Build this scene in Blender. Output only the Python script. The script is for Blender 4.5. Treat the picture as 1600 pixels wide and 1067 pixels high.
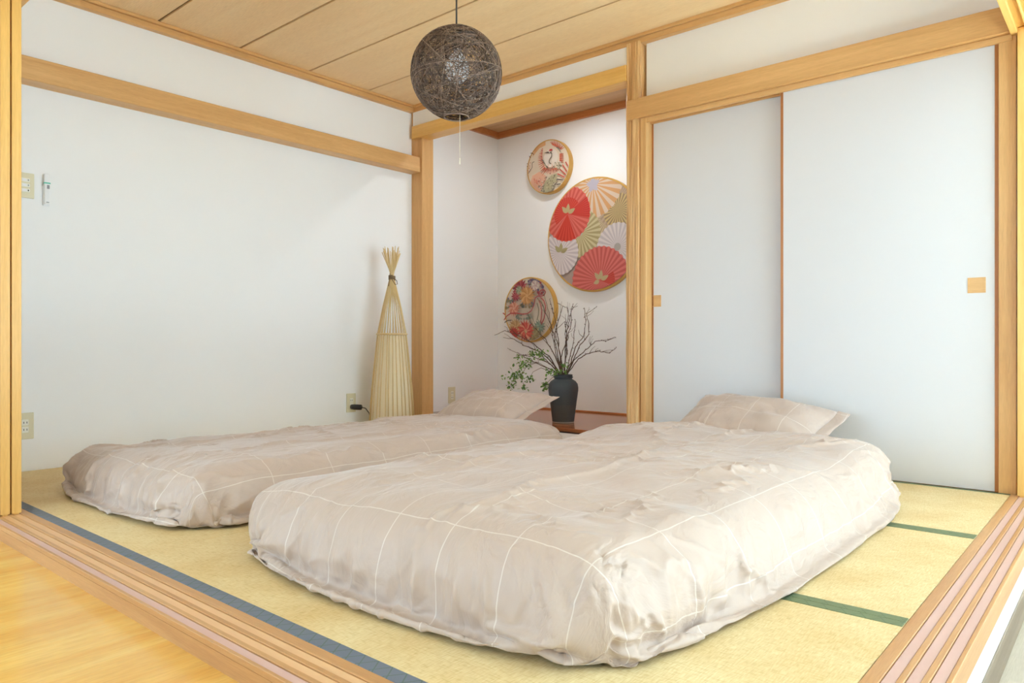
import bpy, bmesh, math, random
import numpy as np
from mathutils import Vector, Matrix, noise

for o in list(bpy.data.objects):
    bpy.data.objects.remove(o)
SC = bpy.context.scene
COL = SC.collection
PI = math.pi

# ------------------------------------------------------------------ camera, light, exposure
F, V0, YAW, EYE = 1133.3, 535.13, 0.709, 0.60          # focal length and horizon in pixels of the 1600 x 1067 frame
cam = bpy.data.cameras.new('camera')
cam.sensor_width = 36.0
cam.lens = F / 1600 * 36
cam.shift_y = (V0 - 533.5) / 1600
cam.clip_start = 0.02
camo = bpy.data.objects.new('camera', cam)
COL.objects.link(camo)
camo.location = (0, 0, EYE)
camo.rotation_euler = (PI / 2, 0, YAW)
SC.camera = camo

world = bpy.data.worlds.new('daylight')
SC.world = world
world.use_nodes = True
bg = world.node_tree.nodes['Background']
bg.inputs[0].default_value = (0.555, 0.78, 1.0, 1)
bg.inputs[1].default_value = 3.2

sun = bpy.data.lights.new('sun', 'SUN')
sun.energy = 72.0
sun.angle = math.radians(7)
sun.color = (0.55, 0.78, 1.0)
suno = bpy.data.objects.new('sun', sun)
COL.objects.link(suno)
suno.rotation_euler = Vector((-1.0, -0.06, -1.05)).to_track_quat('-Z', 'Y').to_euler()

SC.view_settings.view_transform = 'Standard'
SC.view_settings.look = 'None'
SC.view_settings.gamma = 1.0
SC.view_settings.use_curve_mapping = False
SC.view_settings.exposure = 0.90
SC.cycles.max_bounces = 12
SC.cycles.diffuse_bounces = 8

# ------------------------------------------------------------------ dimensions (metres, tatami top = 0)
XA, YB = -3.93, 3.50            # left wall, back wall plane
XR, YF = -0.370, 0.838          # tatami edges at the right and front sills
XRO, YFO = -0.244, 0.713        # outer edges of the sills
YM = 3.466                      # back edge of the mats
ZC, ZT = 2.285, 2.238           # ceiling boards, underside of the ceiling trim
YT = 4.406                      # back of the alcove
ZTF = 0.088                     # alcove floor
ZFL, ZFR = -0.050, -0.212       # floor in front, floor to the right

# ------------------------------------------------------------------ materials
def srgb(r, g, b):
    def c(v):
        v /= 255.0
        return v / 12.92 if v <= 0.04045 else ((v + 0.055) / 1.055) ** 2.4
    return (c(r), c(g), c(b), 1)

def mat(name, col, rough=0.5, spec=0.4, **kw):
    m = bpy.data.materials.new(name)
    m.use_nodes = True
    nt = m.node_tree
    p = nt.nodes['Principled BSDF']
    p.inputs['Base Color'].default_value = col
    p.inputs['Roughness'].default_value = rough
    p.inputs['Specular IOR Level'].default_value = spec
    for k, v in kw.items():
        p.inputs[k.replace('_', ' ')].default_value = v
    return m

def nodes(m):
    nt = m.node_tree
    return nt, nt.nodes['Principled BSDF'], nt.links

def add(nt, typ, **props):
    n = nt.nodes.new(typ)
    for k, v in props.items():
        setattr(n, k, v)
    return n

def coords(nt, scale, kind='Object', rot=(0, 0, 0)):
    tc = add(nt, 'ShaderNodeTexCoord')
    mp = add(nt, 'ShaderNodeMapping')
    mp.inputs['Scale'].default_value = scale
    mp.inputs['Rotation'].default_value = rot
    nt.links.new(tc.outputs[kind], mp.inputs['Vector'])
    return mp.outputs[0]

def ramp(nt, stops):
    r = add(nt, 'ShaderNodeValToRGB')
    el = r.color_ramp.elements
    el[0].position, el[0].color = stops[0]
    el[1].position, el[1].color = stops[-1]
    for pos, c in stops[1:-1]:
        e = el.new(pos)
        e.color = c
    return r

def wood(name, ca, cb, axis, rough=0.4, freq=26, stretch=0.05, bump=0.06, spec=0.4, fig=0.5):
    """grain running along axis; ca / cb the light and dark of the grain"""
    m = mat(name, ca, rough, spec)
    nt, p, L = nodes(m)
    sc = [freq, freq, freq]
    sc['XYZ'.index(axis)] = freq * stretch
    v = coords(nt, sc)
    n1 = add(nt, 'ShaderNodeTexNoise')
    n1.inputs['Scale'].default_value = 1.0
    n1.inputs['Detail'].default_value = 5
    n1.inputs['Roughness'].default_value = 0.62
    n1.inputs['Distortion'].default_value = fig
    L.new(v, n1.inputs['Vector'])
    v2 = coords(nt, [s * 6 for s in sc])
    n2 = add(nt, 'ShaderNodeTexNoise')
    n2.inputs['Detail'].default_value = 2
    L.new(v2, n2.inputs['Vector'])
    r = ramp(nt, [(0.30, cb), (0.52, tuple((a + b) / 2 for a, b in zip(ca, cb))), (0.70, ca)])
    L.new(n1.outputs['Fac'], r.inputs['Fac'])
    mx = add(nt, 'ShaderNodeMixRGB', blend_type='MULTIPLY')
    mx.inputs['Fac'].default_value = 0.35
    r2 = ramp(nt, [(0.35, (0.72, 0.68, 0.62, 1)), (0.6, (1, 1, 1, 1))])
    L.new(n2.outputs['Fac'], r2.inputs['Fac'])
    L.new(r.outputs[0], mx.inputs[1])
    L.new(r2.outputs[0], mx.inputs[2])
    L.new(mx.outputs[0], p.inputs['Base Color'])
    b = add(nt, 'ShaderNodeBump')
    b.inputs['Strength'].default_value = bump
    b.inputs['Distance'].default_value = 0.004
    L.new(n1.outputs['Fac'], b.inputs['Height'])
    L.new(b.outputs[0], p.inputs['Normal'])
    return m

def plaster(name, col, bump=0.05, scale=260, rough=0.85):
    m = mat(name, col, rough, 0.2)
    nt, p, L = nodes(m)
    v = coords(nt, (1, 1, 1))
    n = add(nt, 'ShaderNodeTexNoise')
    n.inputs['Scale'].default_value = scale
    n.inputs['Detail'].default_value = 3
    L.new(v, n.inputs['Vector'])
    b = add(nt, 'ShaderNodeBump')
    b.inputs['Strength'].default_value = bump
    b.inputs['Distance'].default_value = 0.002
    L.new(n.outputs['Fac'], b.inputs['Height'])
    L.new(b.outputs[0], p.inputs['Normal'])
    return m

M = {}
M['wall'] = plaster('wall_paper', (0.89, 0.89, 0.885, 1))
M['room_wall'] = plaster('room_wall_paper', (0.9, 0.9, 0.89, 1))
M['fusuma'] = plaster('fusuma_paper', (0.71, 0.70, 0.71, 1), 0.03, 120, 0.7)
HC, HD = srgb(230, 186, 126), srgb(210, 160, 100)
for a in 'XYZ':
    M['trim' + a] = wood('hinoki_' + a, HC, HD, a, 0.38, 22, 0.04)
    M['sill' + a] = wood('sill_wood_' + a, srgb(212, 164, 110), srgb(188, 136, 84), a, 0.38, 22, 0.04)
    M['gold' + a] = wood('sliding_door_wood_' + a, srgb(243, 200, 120), srgb(228, 176, 92), a, 0.35, 30, 0.03)
M['frame'] = wood('fusuma_frame', srgb(196, 132, 76), srgb(170, 106, 56), 'Z', 0.4, 30, 0.04)
M['plank'] = wood('ceiling_board', srgb(250, 220, 172), srgb(243, 208, 156), 'X', 0.5, 12, 0.06, 0.02)
M['gap'] = mat('dark_joint', srgb(96, 62, 30), 0.8)
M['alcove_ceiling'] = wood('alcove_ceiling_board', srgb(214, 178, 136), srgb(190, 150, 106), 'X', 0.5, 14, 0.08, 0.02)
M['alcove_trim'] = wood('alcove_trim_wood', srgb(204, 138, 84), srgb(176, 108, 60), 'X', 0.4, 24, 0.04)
M['toko'] = wood('alcove_floor_board', srgb(198, 126, 82), srgb(156, 88, 52), 'X', 0.14, 9, 0.12, 0.02, 0.6, 1.6)
M['toko_edge'] = wood('shaded_edge_wood', srgb(70, 40, 26), srgb(46, 24, 14), 'X', 0.3, 20, 0.05)  # shade on the face below the board, put into a dark brown
M['post'] = wood('ribbed_post', srgb(248, 212, 154), srgb(206, 148, 88), 'Z', 0.42, 60, 0.03, 0.35)
M['honey'] = wood('honey_floor', srgb(240, 200, 110), srgb(220, 160, 70), 'Y', 0.2, 7, 0.10, 0.02, 0.5, 1.4)
M['oak'] = wood('pale_oak_floor', srgb(204, 192, 173), srgb(183, 169, 149), 'Y', 0.35, 14, 0.06)
M['grey_board'] = wood('grey_skirting', srgb(150, 130, 108), srgb(120, 101, 80), 'Y', 0.5, 30, 0.03)
M['white_board'] = mat('white_riser', (0.85, 0.85, 0.84, 1), 0.5)
M['tape'] = mat('pink_track_tape', srgb(208, 172, 160), 0.45)
M['tape_tan'] = mat('tan_track_tape', srgb(224, 182, 136), 0.45)
M['ceiling_white'] = mat('white_ceiling', (0.9, 0.9, 0.89, 1), 0.9)

def tatami():
    m = mat('tatami_rush', srgb(236, 212, 150), 0.62, 0.3)
    nt, p, L = nodes(m)
    n1 = add(nt, 'ShaderNodeTexNoise'); n1.inputs['Scale'].default_value = 1; n1.inputs['Detail'].default_value = 4
    L.new(coords(nt, (330, 40, 1)), n1.inputs['Vector'])
    n2 = add(nt, 'ShaderNodeTexNoise'); n2.inputs['Scale'].default_value = 1; n2.inputs['Detail'].default_value = 3
    L.new(coords(nt, (5, 5, 5)), n2.inputs['Vector'])
    n3 = add(nt, 'ShaderNodeTexNoise'); n3.inputs['Scale'].default_value = 1; n3.inputs['Detail'].default_value = 2
    L.new(coords(nt, (40, 180, 1)), n3.inputs['Vector'])
    r = ramp(nt, [(0.25, srgb(214, 190, 138)), (0.5, srgb(228, 207, 158)), (0.75, srgb(236, 220, 176))])
    L.new(n1.outputs['Fac'], r.inputs['Fac'])
    r2 = ramp(nt, [(0.3, srgb(238, 222, 196)), (0.65, (1, 1, 1, 1))])
    L.new(n2.outputs['Fac'], r2.inputs['Fac'])
    mx = add(nt, 'ShaderNodeMixRGB', blend_type='MULTIPLY'); mx.inputs['Fac'].default_value = 0.7
    L.new(r.outputs[0], mx.inputs[1]); L.new(r2.outputs[0], mx.inputs[2])
    r3 = ramp(nt, [(0.3, srgb(232, 222, 196)), (0.5, (1, 1, 1, 1))])
    L.new(n3.outputs['Fac'], r3.inputs['Fac'])
    mx2 = add(nt, 'ShaderNodeMixRGB', blend_type='MULTIPLY'); mx2.inputs['Fac'].default_value = 0.5
    L.new(mx.outputs[0], mx2.inputs[1]); L.new(r3.outputs[0], mx2.inputs[2])
    L.new(mx2.outputs[0], p.inputs['Base Color'])
    b = add(nt, 'ShaderNodeBump'); b.inputs['Strength'].default_value = 0.25; b.inputs['Distance'].default_value = 0.0015
    L.new(n1.outputs['Fac'], b.inputs['Height']); L.new(b.outputs[0], p.inputs['Normal'])
    return m
M['tatami'] = tatami()

def border_cloth(name, base, line):
    """woven tatami border with a row of linked lozenges"""
    m = mat(name, base, 0.6, 0.35)
    nt, p, L = nodes(m)
    def wave(rot):
        w = add(nt, 'ShaderNodeTexWave', wave_type='BANDS', bands_direction='X', wave_profile='SIN')
        w.inputs['Scale'].default_value = 9.5
        L.new(coords(nt, (1, 1, 1), rot=(0, 0, rot)), w.inputs['Vector'])
        g = add(nt, 'ShaderNodeMath', operation='GREATER_THAN'); g.inputs[1].default_value = 0.985
        L.new(w.outputs['Fac'], g.inputs[0])
        return g
    a, b = wave(0.6), wave(-0.6)
    mxm = add(nt, 'ShaderNodeMath', operation='MAXIMUM')
    L.new(a.outputs[0], mxm.inputs[0]); L.new(b.outputs[0], mxm.inputs[1])
    half = add(nt, 'ShaderNodeMath', operation='MULTIPLY'); half.inputs[1].default_value = 0.8
    L.new(mxm.outputs[0], half.inputs[0])
    mx = add(nt, 'ShaderNodeMixRGB'); mx.inputs[1].default_value = base; mx.inputs[2].default_value = line
    L.new(half.outputs[0], mx.inputs[0])
    L.new(mx.outputs[0], p.inputs['Base Color'])
    return m
M['border_blue_sheen'] = border_cloth('green_cloth_blue_sheen', srgb(110, 117, 130), srgb(84, 104, 92))  # same green cloth, with a bluish reflection put into its colour
M['border_green'] = border_cloth('green_border_cloth', srgb(112, 124, 90), srgb(96, 110, 80))

def bedding():
    m = mat('beige_satin_cotton', srgb(210, 194, 178), 0.42, 0.35)
    nt, p, L = nodes(m)
    p.inputs['Sheen Weight'].default_value = 0.25
    p.inputs['Sheen Roughness'].default_value = 0.4
    uv = add(nt, 'ShaderNodeUVMap', uv_map='cloth')
    sep = add(nt, 'ShaderNodeSeparateXYZ')
    L.new(uv.outputs[0], sep.inputs[0])
    def line(out, period, width, off):
        a = add(nt, 'ShaderNodeMath', operation='ADD'); a.inputs[1].default_value = off
        L.new(sep.outputs[out], a.inputs[0])
        d = add(nt, 'ShaderNodeMath', operation='DIVIDE'); d.inputs[1].default_value = period
        L.new(a.outputs[0], d.inputs[0])
        f = add(nt, 'ShaderNodeMath', operation='FRACT'); L.new(d.outputs[0], f.inputs[0])
        lt = add(nt, 'ShaderNodeMath', operation='LESS_THAN'); lt.inputs[1].default_value = width / period
        L.new(f.outputs[0], lt.inputs[0])
        return lt
    l1, l2 = line('X', 0.165, 0.0028, 10.03), line('Y', 0.225, 0.0028, 10.11)
    mxm = add(nt, 'ShaderNodeMath', operation='MAXIMUM')
    L.new(l1.outputs[0], mxm.inputs[0]); L.new(l2.outputs[0], mxm.inputs[1])
    k = add(nt, 'ShaderNodeMath', operation='MULTIPLY'); k.inputs[1].default_value = 0.7
    L.new(mxm.outputs[0], k.inputs[0])
    mx = add(nt, 'ShaderNodeMixRGB')
    mx.inputs[1].default_value = srgb(192, 172, 158)
    mx.inputs[2].default_value = srgb(220, 210, 200)
    L.new(k.outputs[0], mx.inputs[0])
    L.new(mx.outputs[0], p.inputs['Base Color'])
    n1 = add(nt, 'ShaderNodeTexNoise'); n1.inputs['Scale'].default_value = 1; n1.inputs['Detail'].default_value = 4; n1.inputs['Distortion'].default_value = 1.2
    mp = add(nt, 'ShaderNodeMapping'); mp.inputs['Scale'].default_value = (9, 5, 1); mp.inputs['Rotation'].default_value = (0, 0, 0.5)
    L.new(uv.outputs[0], mp.inputs[0]); L.new(mp.outputs[0], n1.inputs['Vector'])
    sub = add(nt, 'ShaderNodeMath', operation='SUBTRACT'); sub.inputs[1].default_value = 0.5
    L.new(n1.outputs['Fac'], sub.inputs[0])
    ab = add(nt, 'ShaderNodeMath', operation='ABSOLUTE'); L.new(sub.outputs[0], ab.inputs[0])
    b = add(nt, 'ShaderNodeBump'); b.inputs['Strength'].default_value = 0.5; b.inputs['Distance'].default_value = 0.025
    L.new(ab.outputs[0], b.inputs['Height']); L.new(b.outputs[0], p.inputs['Normal'])
    return m
M['bedding'] = bedding()
M['sheet'] = mat('lavender_grey_sheet', srgb(176, 168, 172), 0.7)
M['sheet_pale'] = mat('pale_grey_sheet', srgb(208, 202, 198), 0.7)
M['bamboo'] = wood('split_bamboo', srgb(236, 212, 160), srgb(218, 188, 130), 'Z', 0.45, 30, 0.05)
M['paper'] = mat('cream_paper', srgb(240, 226, 196), 0.8)
M['twine'] = mat('brown_twine', srgb(134, 112, 86), 0.9)
M['rattan'] = mat('dark_brown_rattan', srgb(132, 108, 92), 0.4, 0.5)
M['rattan_dark'] = mat('black_brown_rattan', srgb(82, 64, 54), 0.4, 0.5)
M['rattan_pale'] = mat('taupe_rattan', srgb(152, 130, 114), 0.4, 0.5)
M['bulb'] = mat('white_bulb_glass', (0.85, 0.88, 0.92, 1), 0.15, 0.6, Emission_Color=(0.85, 0.93, 1, 1), Emission_Strength=0.12)  # faint emission added so the unlit bulb shows white inside the shade
M['metal_dark'] = mat('dark_cord', srgb(48, 44, 42), 0.5)
M['cord_white'] = mat('cream_pull_cord', srgb(226, 216, 196), 0.6)
M['ivory'] = mat('ivory_plastic', srgb(222, 214, 182), 0.4)
M['ivory_pale'] = mat('pale_plastic', srgb(238, 236, 222), 0.4)
M['slot'] = mat('dark_slot', srgb(60, 58, 52), 0.6)
M['white_plastic'] = mat('white_plastic', srgb(238, 238, 238), 0.35)
M['grey_plastic'] = mat('grey_window', srgb(150, 150, 150), 0.4)
M['teal'] = mat('teal_band', srgb(90, 196, 170), 0.4)
M['vase'] = plaster('charcoal_stoneware', srgb(76, 80, 84), 0.3, 90, 0.55)
M['vase_low'] = plaster('matte_charcoal_stoneware', srgb(84, 85, 87), 0.4, 130, 0.75)
M['vase_chip'] = mat('bare_clay_rim', srgb(168, 160, 152), 0.8)
M['twig'] = plaster('brown_twig_bark', srgb(96, 76, 66), 0.4, 160, 0.8)
M['leaf'] = mat('green_leaf', srgb(116, 150, 72), 0.55)
M['leaf_dark'] = mat('deep_green_leaf', srgb(78, 112, 52), 0.55)
M['gilt'] = mat('gold_hoop', srgb(214, 168, 84), 0.4, 0.5, Metallic=0.25)

# ------------------------------------------------------------------ builders
def new_obj(name, me, parent=None):
    o = bpy.data.objects.new(name, me)
    COL.objects.link(o)
    if parent is not None:
        o.parent = parent
        r = parent
        off = Vector((0, 0, 0))
        while r is not None:                       # meshes are written in world coordinates
            off += r.location
            r = r.parent
        if me is not None:
            me.transform(Matrix.Translation(-off))
    return o

def tag(o, label=None, cat=None, group=None, kind=None):
    if label: o['label'] = label
    if cat: o['category'] = cat
    if group: o['group'] = group
    if kind: o['kind'] = kind
    return o

def root(name, loc, label=None, cat=None, group=None, kind=None):
    o = bpy.data.objects.new(name, None)
    o.empty_display_size = 0.05
    COL.objects.link(o)
    o.location = loc
    return tag(o, label, cat, group, kind)

def mesh(name, vs, fs, mats, parent=None, smooth=False, midx=None):
    me = bpy.data.meshes.new(name)
    me.from_pydata([tuple(v) for v in vs], [], fs)
    for m in (mats if isinstance(mats, (list, tuple)) else [mats]):
        me.materials.append(m)
    if midx is not None:
        me.polygons.foreach_set('material_index', midx)
    if smooth:
        me.polygons.foreach_set('use_smooth', [True] * len(me.polygons))
    me.update()
    return new_obj(name, me, parent)

def bm_box(bm, a, b, bev=0.0, seg=1):
    r = bmesh.ops.create_cube(bm, size=1)
    for v in r['verts']:
        v.co = Vector([(a[k] + b[k]) / 2 + v.co[k] * (b[k] - a[k]) for k in range(3)])
    if bev:
        ed = list({e for v in r['verts'] for e in v.link_edges})
        bmesh.ops.bevel(bm, geom=ed, offset=bev, segments=seg, affect='EDGES', profile=0.5)

def boxes(name, lst, m, parent=None, bev=0.0, seg=1):
    bm = bmesh.new()
    for a, b in lst:
        bm_box(bm, a, b, bev, seg)
    me = bpy.data.meshes.new(name)
    bm.to_mesh(me)
    bm.free()
    me.materials.append(m)
    return new_obj(name, me, parent)

def box(name, a, b, m, parent=None, bev=0.0, seg=1):
    return boxes(name, [(a, b)], m, parent, bev, seg)

def tube_data(pts, rad, n=6, close=False):
    pts = [Vector(p) for p in pts]
    rad = rad if isinstance(rad, (list, tuple)) else [rad] * len(pts)
    vs, fs = [], []
    up = Vector((0.31, 0.17, 0.93)).normalized()
    for i, p in enumerate(pts):
        if close:
            d = pts[(i + 1) % len(pts)] - pts[i - 1]
        else:
            d = pts[min(i + 1, len(pts) - 1)] - pts[max(i - 1, 0)]
        d.normalize()
        a = d.cross(up)
        if a.length < 1e-3: a = d.cross(Vector((1, 0, 0)))
        a.normalize(); b = d.cross(a)
        for k in range(n):
            t = 2 * PI * k / n
            vs.append(p + (a * math.cos(t) + b * math.sin(t)) * rad[i])
    m = len(pts)
    for i in range(m if close else m - 1):
        for k in range(n):
            fs.append((i * n + k, i * n + (k + 1) % n, ((i + 1) % m) * n + (k + 1) % n, ((i + 1) % m) * n + k))
    if not close:
        fs.append(tuple(range(n))[::-1]); fs.append(tuple(range((m - 1) * n, m * n)))
    return vs, fs

def tube(name, pts, rad, m, parent=None, n=6, close=False):
    vs, fs = tube_data(pts, rad, n, close)
    return mesh(name, vs, fs, m, parent, True)

def tubes(name, lst, m, parent=None, n=5):
    V, Fc = [], []
    for pts, rad in lst:
        vs, fs = tube_data(pts, rad, n)
        o = len(V); V += vs; Fc += [tuple(i + o for i in f) for f in fs]
    return mesh(name, V, Fc, m, parent, True)

def lathe(name, prof, c, m, parent=None, n=40, smooth=True):
    vs, fs = [], []
    for r, z in prof:
        for k in range(n):
            t = 2 * PI * k / n
            vs.append((c[0] + r * math.cos(t), c[1] + r * math.sin(t), c[2] + z))
    for i in range(len(prof) - 1):
        for k in range(n):
            fs.append((i * n + k, i * n + (k + 1) % n, (i + 1) * n + (k + 1) % n, (i + 1) * n + k))
    return mesh(name, vs, fs, m, parent, smooth)

def struct(o, label=None):
    return tag(o, label, None, None, 'structure')

# ------------------------------------------------------------------ room shell
struct(box('floor', (XA - 0.1, YF, -0.14), (XR, YT + 0.1, -0.055), M['oak']), 'subfloor under the tatami mats')
struct(box('floor_front', (-5.2, -3.3, -0.14), (XRO - 0.02, YFO + 0.06, ZFL), M['honey']), 'glossy honey coloured wooden floor before the raised room')

fr = root('floor_right', (0.2, 0, ZFR), 'pale oak plank floor below the raised room', None, None, 'structure')
xs = [-0.30, -0.185, -0.07, 0.045, 0.16, 0.275, 0.39, 0.505, 0.62]
for i in range(len(xs) - 1):
    box('plank', (xs[i] + 0.0008, -3.3, ZFR - 0.02), (xs[i + 1] - 0.0008, 3.9, ZFR), M['oak'], fr, 0.001)
box('floor_sheet', (0.62, -3.3, ZFR - 0.02), (3.5, 3.9, ZFR), M['oak'], fr)
box('underlay', (-0.30, -3.3, ZFR - 0.05), (3.5, 3.9, ZFR - 0.021), M['gap'], fr)

struct(box('wall_left', (XA - 0.12, YFO, -0.05), (XA, YT + 0.12, 2.6), M['wall']), 'white papered wall beside the futon')
struct(boxes('wall_back', [((-2.03, YB, 1.90), (XR + 0.02, YB + 0.12, 2.32)),
                           ((-2.03, YB + 0.16, -0.05), (XR + 0.02, YB + 0.2, 1.95))], M['wall']), 'white wall above the sliding closet doors')
struct(box('wall_alcove_header', (-3.905, 3.467, 2.10), (-2.13, YB + 0.06, 2.32), M['wall']), 'narrow white wall strip above the alcove beam')
struct(box('wall_alcove', (XA, YT, -0.05), (-1.98, YT + 0.1, 2.4), M['wall']), 'white back wall of the alcove')
struct(box('wall_alcove_right', (-2.09, 3.56, -0.05), (-2.04, YT, 2.4), M['wall']), 'side wall of the alcove behind the ribbed post')
struct(boxes('wall_over_doors', [((XA, YFO + 0.03, 1.90), (XRO - 0.03, YF - 0.03, 2.45)),
                                 ((XR + 0.03, YFO + 0.03, 1.90), (XRO - 0.03, 4.4, 2.45))], M['wall']), 'white wall over the open sliding door tracks')

# ceiling with separate boards
ce = root('ceiling', (-2.1, 2.1, ZC), 'boarded wooden ceiling with dark joints', None, None, 'structure')
ys = [0.80, 1.225, 1.682, 2.139, 2.599, 3.057, 3.52]
for i in range(len(ys) - 1):
    box('plank', (XA + 0.01, ys[i] + 0.0062, ZC), (XR + 0.1, ys[i + 1] - 0.0062, ZC + 0.012), M['plank'], ce, 0.0015)
box('backing', (XA, 0.75, ZC + 0.0125), (XR + 0.1, 3.56, ZC + 0.03), M['gap'], ce)

n_trim = [0]
def trim(lst, m, label, bev=0.002):
    n_trim[0] += 1
    return struct(boxes('trim_%d' % n_trim[0], lst, m, None, bev), label)

# ceiling trim, two steps
trim([((XA, YF, ZT), (XA + 0.036, YB, ZT + 0.030)), ((XA, YF, ZT + 0.0305), (XA + 0.05, YB, ZC))], M['trimY'], 'stepped ceiling trim above the left wall')
trim([((XA + 0.036, 3.464, ZT), (XR, YB + 0.02, ZT + 0.030)), ((XA + 0.05, 3.45, ZT + 0.0305), (XR, YB + 0.02, ZC))], M['trimX'], 'stepped ceiling trim above the closet doors')
# long beams (nageshi)
trim([((XA, YF, 1.802), (-3.830, 3.47, 1.908))], M['trimY'], 'horizontal wooden beam along the left wall', 0.003)
trim([((-2.125, 3.440, 1.822), (XR + 0.006, YB + 0.01, 1.930))], M['trimX'], 'horizontal wooden beam above the closet doors', 0.003)
trim([((-2.04, 3.462, 1.795), (XR + 0.006, 3.476, 1.8215)), ((-2.04, 3.506, 1.795), (XR + 0.006, 3.518, 1.8215)), ((-2.04, 3.548, 1.795), (XR + 0.006, 3.60, 1.8215))], M['trimX'], 'grooved head track of the closet doors')
# posts
trim([((XA, 3.475, -0.05), (-3.818, 3.585, ZT))], M['trimZ'], 'square corner post between left wall and alcove', 0.003)
trim([((-3.93 + 0.03, 3.448, 2.045), (-2.13, 3.555, 2.135))], M['goldX'], 'pale beam across the top of the alcove', 0.003)
trim([((-2.044, 3.458, -0.05), (-2.010, 3.60, 1.822))], M['trimZ'], 'narrow jamb between ribbed post and closet door')
trim([((-0.412, 3.466, -0.05), (-0.352, 3.62, 1.822))], M['trimZ'], 'right hand jamb of the closet doors')
trim([((-2.044, YM + 0.001, -0.05), (-0.412, 3.60, -0.004))], M['trimX'], 'threshold under the closet doors')

# ribbed alcove post: rough hewn front, rounded edges
def ribbed_post():
    x0, x1, y0, y1 = -2.138, -2.044, 3.452, 3.560
    nseg = 104
    cx, cy, hx, hy = (x0 + x1) / 2, (y0 + y1) / 2, (x1 - x0) / 2, (y1 - y0) / 2
    zs = np.linspace(-0.05, ZT + 0.01, 110)
    vs, fs = [], []
    for j, z in enumerate(zs):
        for k in range(nseg):
            t = 2 * PI * k / nseg + 0.0357
            c, s = math.cos(t), math.sin(t)
            q = (abs(c) ** 7 + abs(s) ** 7) ** (-1 / 7)
            n1 = noise.noise(Vector((c * 13, s * 13, z * 1.3)))
            d = 0.0036 * (1 - 4 * abs(n1)) + 0.0012 * noise.noise(Vector((c * 30, s * 30, z * 7)))
            vs.append((cx + (hx * q - 0.003 + d) * c, cy + (hy * q - 0.003 + d) * s, z))
    for j in range(len(zs) - 1):
        for k in range(nseg):
            fs.append((j * nseg + k, j * nseg + (k + 1) % nseg, (j + 1) * nseg + (k + 1) % nseg, (j + 1) * nseg + k))
    o = mesh('trim_%d' % (n_trim[0] + 1), vs, fs, M['post'], None, True)
    n_trim[0] += 1
    return struct(o, 'ribbed pale log post at the edge of the alcove')
ribbed_post()

# alcove floor, ceiling and trims
af = root('floor_alcove', (-2.98, 3.95, ZTF), 'polished reddish board floor of the alcove', None, None, 'structure')
box('board', (XA + .001, 3.50, ZTF - 0.022), (-2.092, YT, ZTF), M['toko'], af, 0.002)
box('front_edge', (XA + .001, 3.512, -0.05), (-2.14, 3.53, ZTF - 0.0225), M['toko_edge'], af)
trim([((XA + 0.001, YT - 0.012, ZTF), (-2.092, YT, ZTF + 0.012))], M['alcove_trim'], 'thin brown strip at the foot of the alcove wall')
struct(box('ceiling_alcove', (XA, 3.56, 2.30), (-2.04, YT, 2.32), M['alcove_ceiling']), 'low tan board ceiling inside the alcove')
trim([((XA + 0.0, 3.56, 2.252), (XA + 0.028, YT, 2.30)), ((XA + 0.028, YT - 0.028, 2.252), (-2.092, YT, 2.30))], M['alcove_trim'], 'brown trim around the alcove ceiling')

# ------------------------------------------------------------------ sills and head tracks
def sill(name, axis, lo, hi, e_in, e_out, label, face_h):
    """three grooves with track tape; axis is the running direction, e_in / e_out the inner and outer edge"""
    r = root(name, ((lo + hi) / 2, (e_in + e_out) / 2, 0) if axis == 'X' else ((e_in + e_out) / 2, (lo + hi) / 2, 0), label, None, None, 'structure')
    sgn = 1 if e_out > e_in else -1
    def bb(a, b, z0, z1):
        a, b = sorted((e_in + sgn * a, e_in + sgn * b))
        return ((lo, a, z0), (hi, b, z1)) if axis == 'X' else ((a, lo, z0), (b, hi, z1))
    m = M['sill' + axis]
    tracks = [(0.027, 0.049), (0.061, 0.083), (0.095, 0.117)]
    box('base', *bb(0.0, 0.1255, -face_h, -0.0142), m, r)
    edges = [(0.0, tracks[0][0])] + [(tracks[i][1], tracks[i + 1][0]) for i in range(2)] + [(tracks[2][1], 0.1262)]
    for i, (a, b) in enumerate(edges):
        box('rail', *bb(a, b, -0.014, -0.0005), m, r, 0.0012)
    for a, b in tracks:
        box('track_tape', *bb(a + 0.0014, b - 0.0014, -0.014, -0.0036), M['tape'] if axis == 'Y' or a > .09 else M['tape_tan'], r)
    return r
sill('sill_front', 'X', XA, XRO - 0.0, YF, YFO, 'grooved wooden sill along the front of the tatami', 0.05)
sill('sill_right', 'Y', YF + 0.0, 4.35, XR, XRO, 'grooved wooden sill with pink track tape at the right', 0.055)
struct(box('baseboard_right', (XRO - 0.02, -3.3, -0.128), (XRO - 0.004, 4.35, -0.0555), M['white_board']), 'white riser board under the right sill')
struct(box('baseboard_right_low', (XRO - 0.02, -3.3, ZFR), (XRO, 4.35, -0.1285), M['grey_board'], None, 0.002), 'grey brown skirting board at the foot of the step')

def head(axis, lo, hi, e_in, e_out, label):
    sgn = 1 if e_out > e_in else -1
    def bb(a, b, z0, z1):
        a, b = sorted((e_in + sgn * a, e_in + sgn * b))
        return ((lo, a, z0), (hi, b, z1)) if axis == 'X' else ((a, lo, z0), (b, hi, z1))
    l = [bb(0.0, 0.1262, 1.832, 1.93)]
    for a, b in [(0.0, 0.024), (0.052, 0.059), (0.086, 0.093), (0.119, 0.1262)]:
        l.append(bb(a, b, 1.812, 1.8315))
    return trim(l, M['gold' + axis], label, 0.0015)
head('X', XA, XRO, YF, YFO, 'grooved head track above the front opening')
head('Y', YF, 4.35, XR, XRO, 'grooved head track above the right opening')

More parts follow.
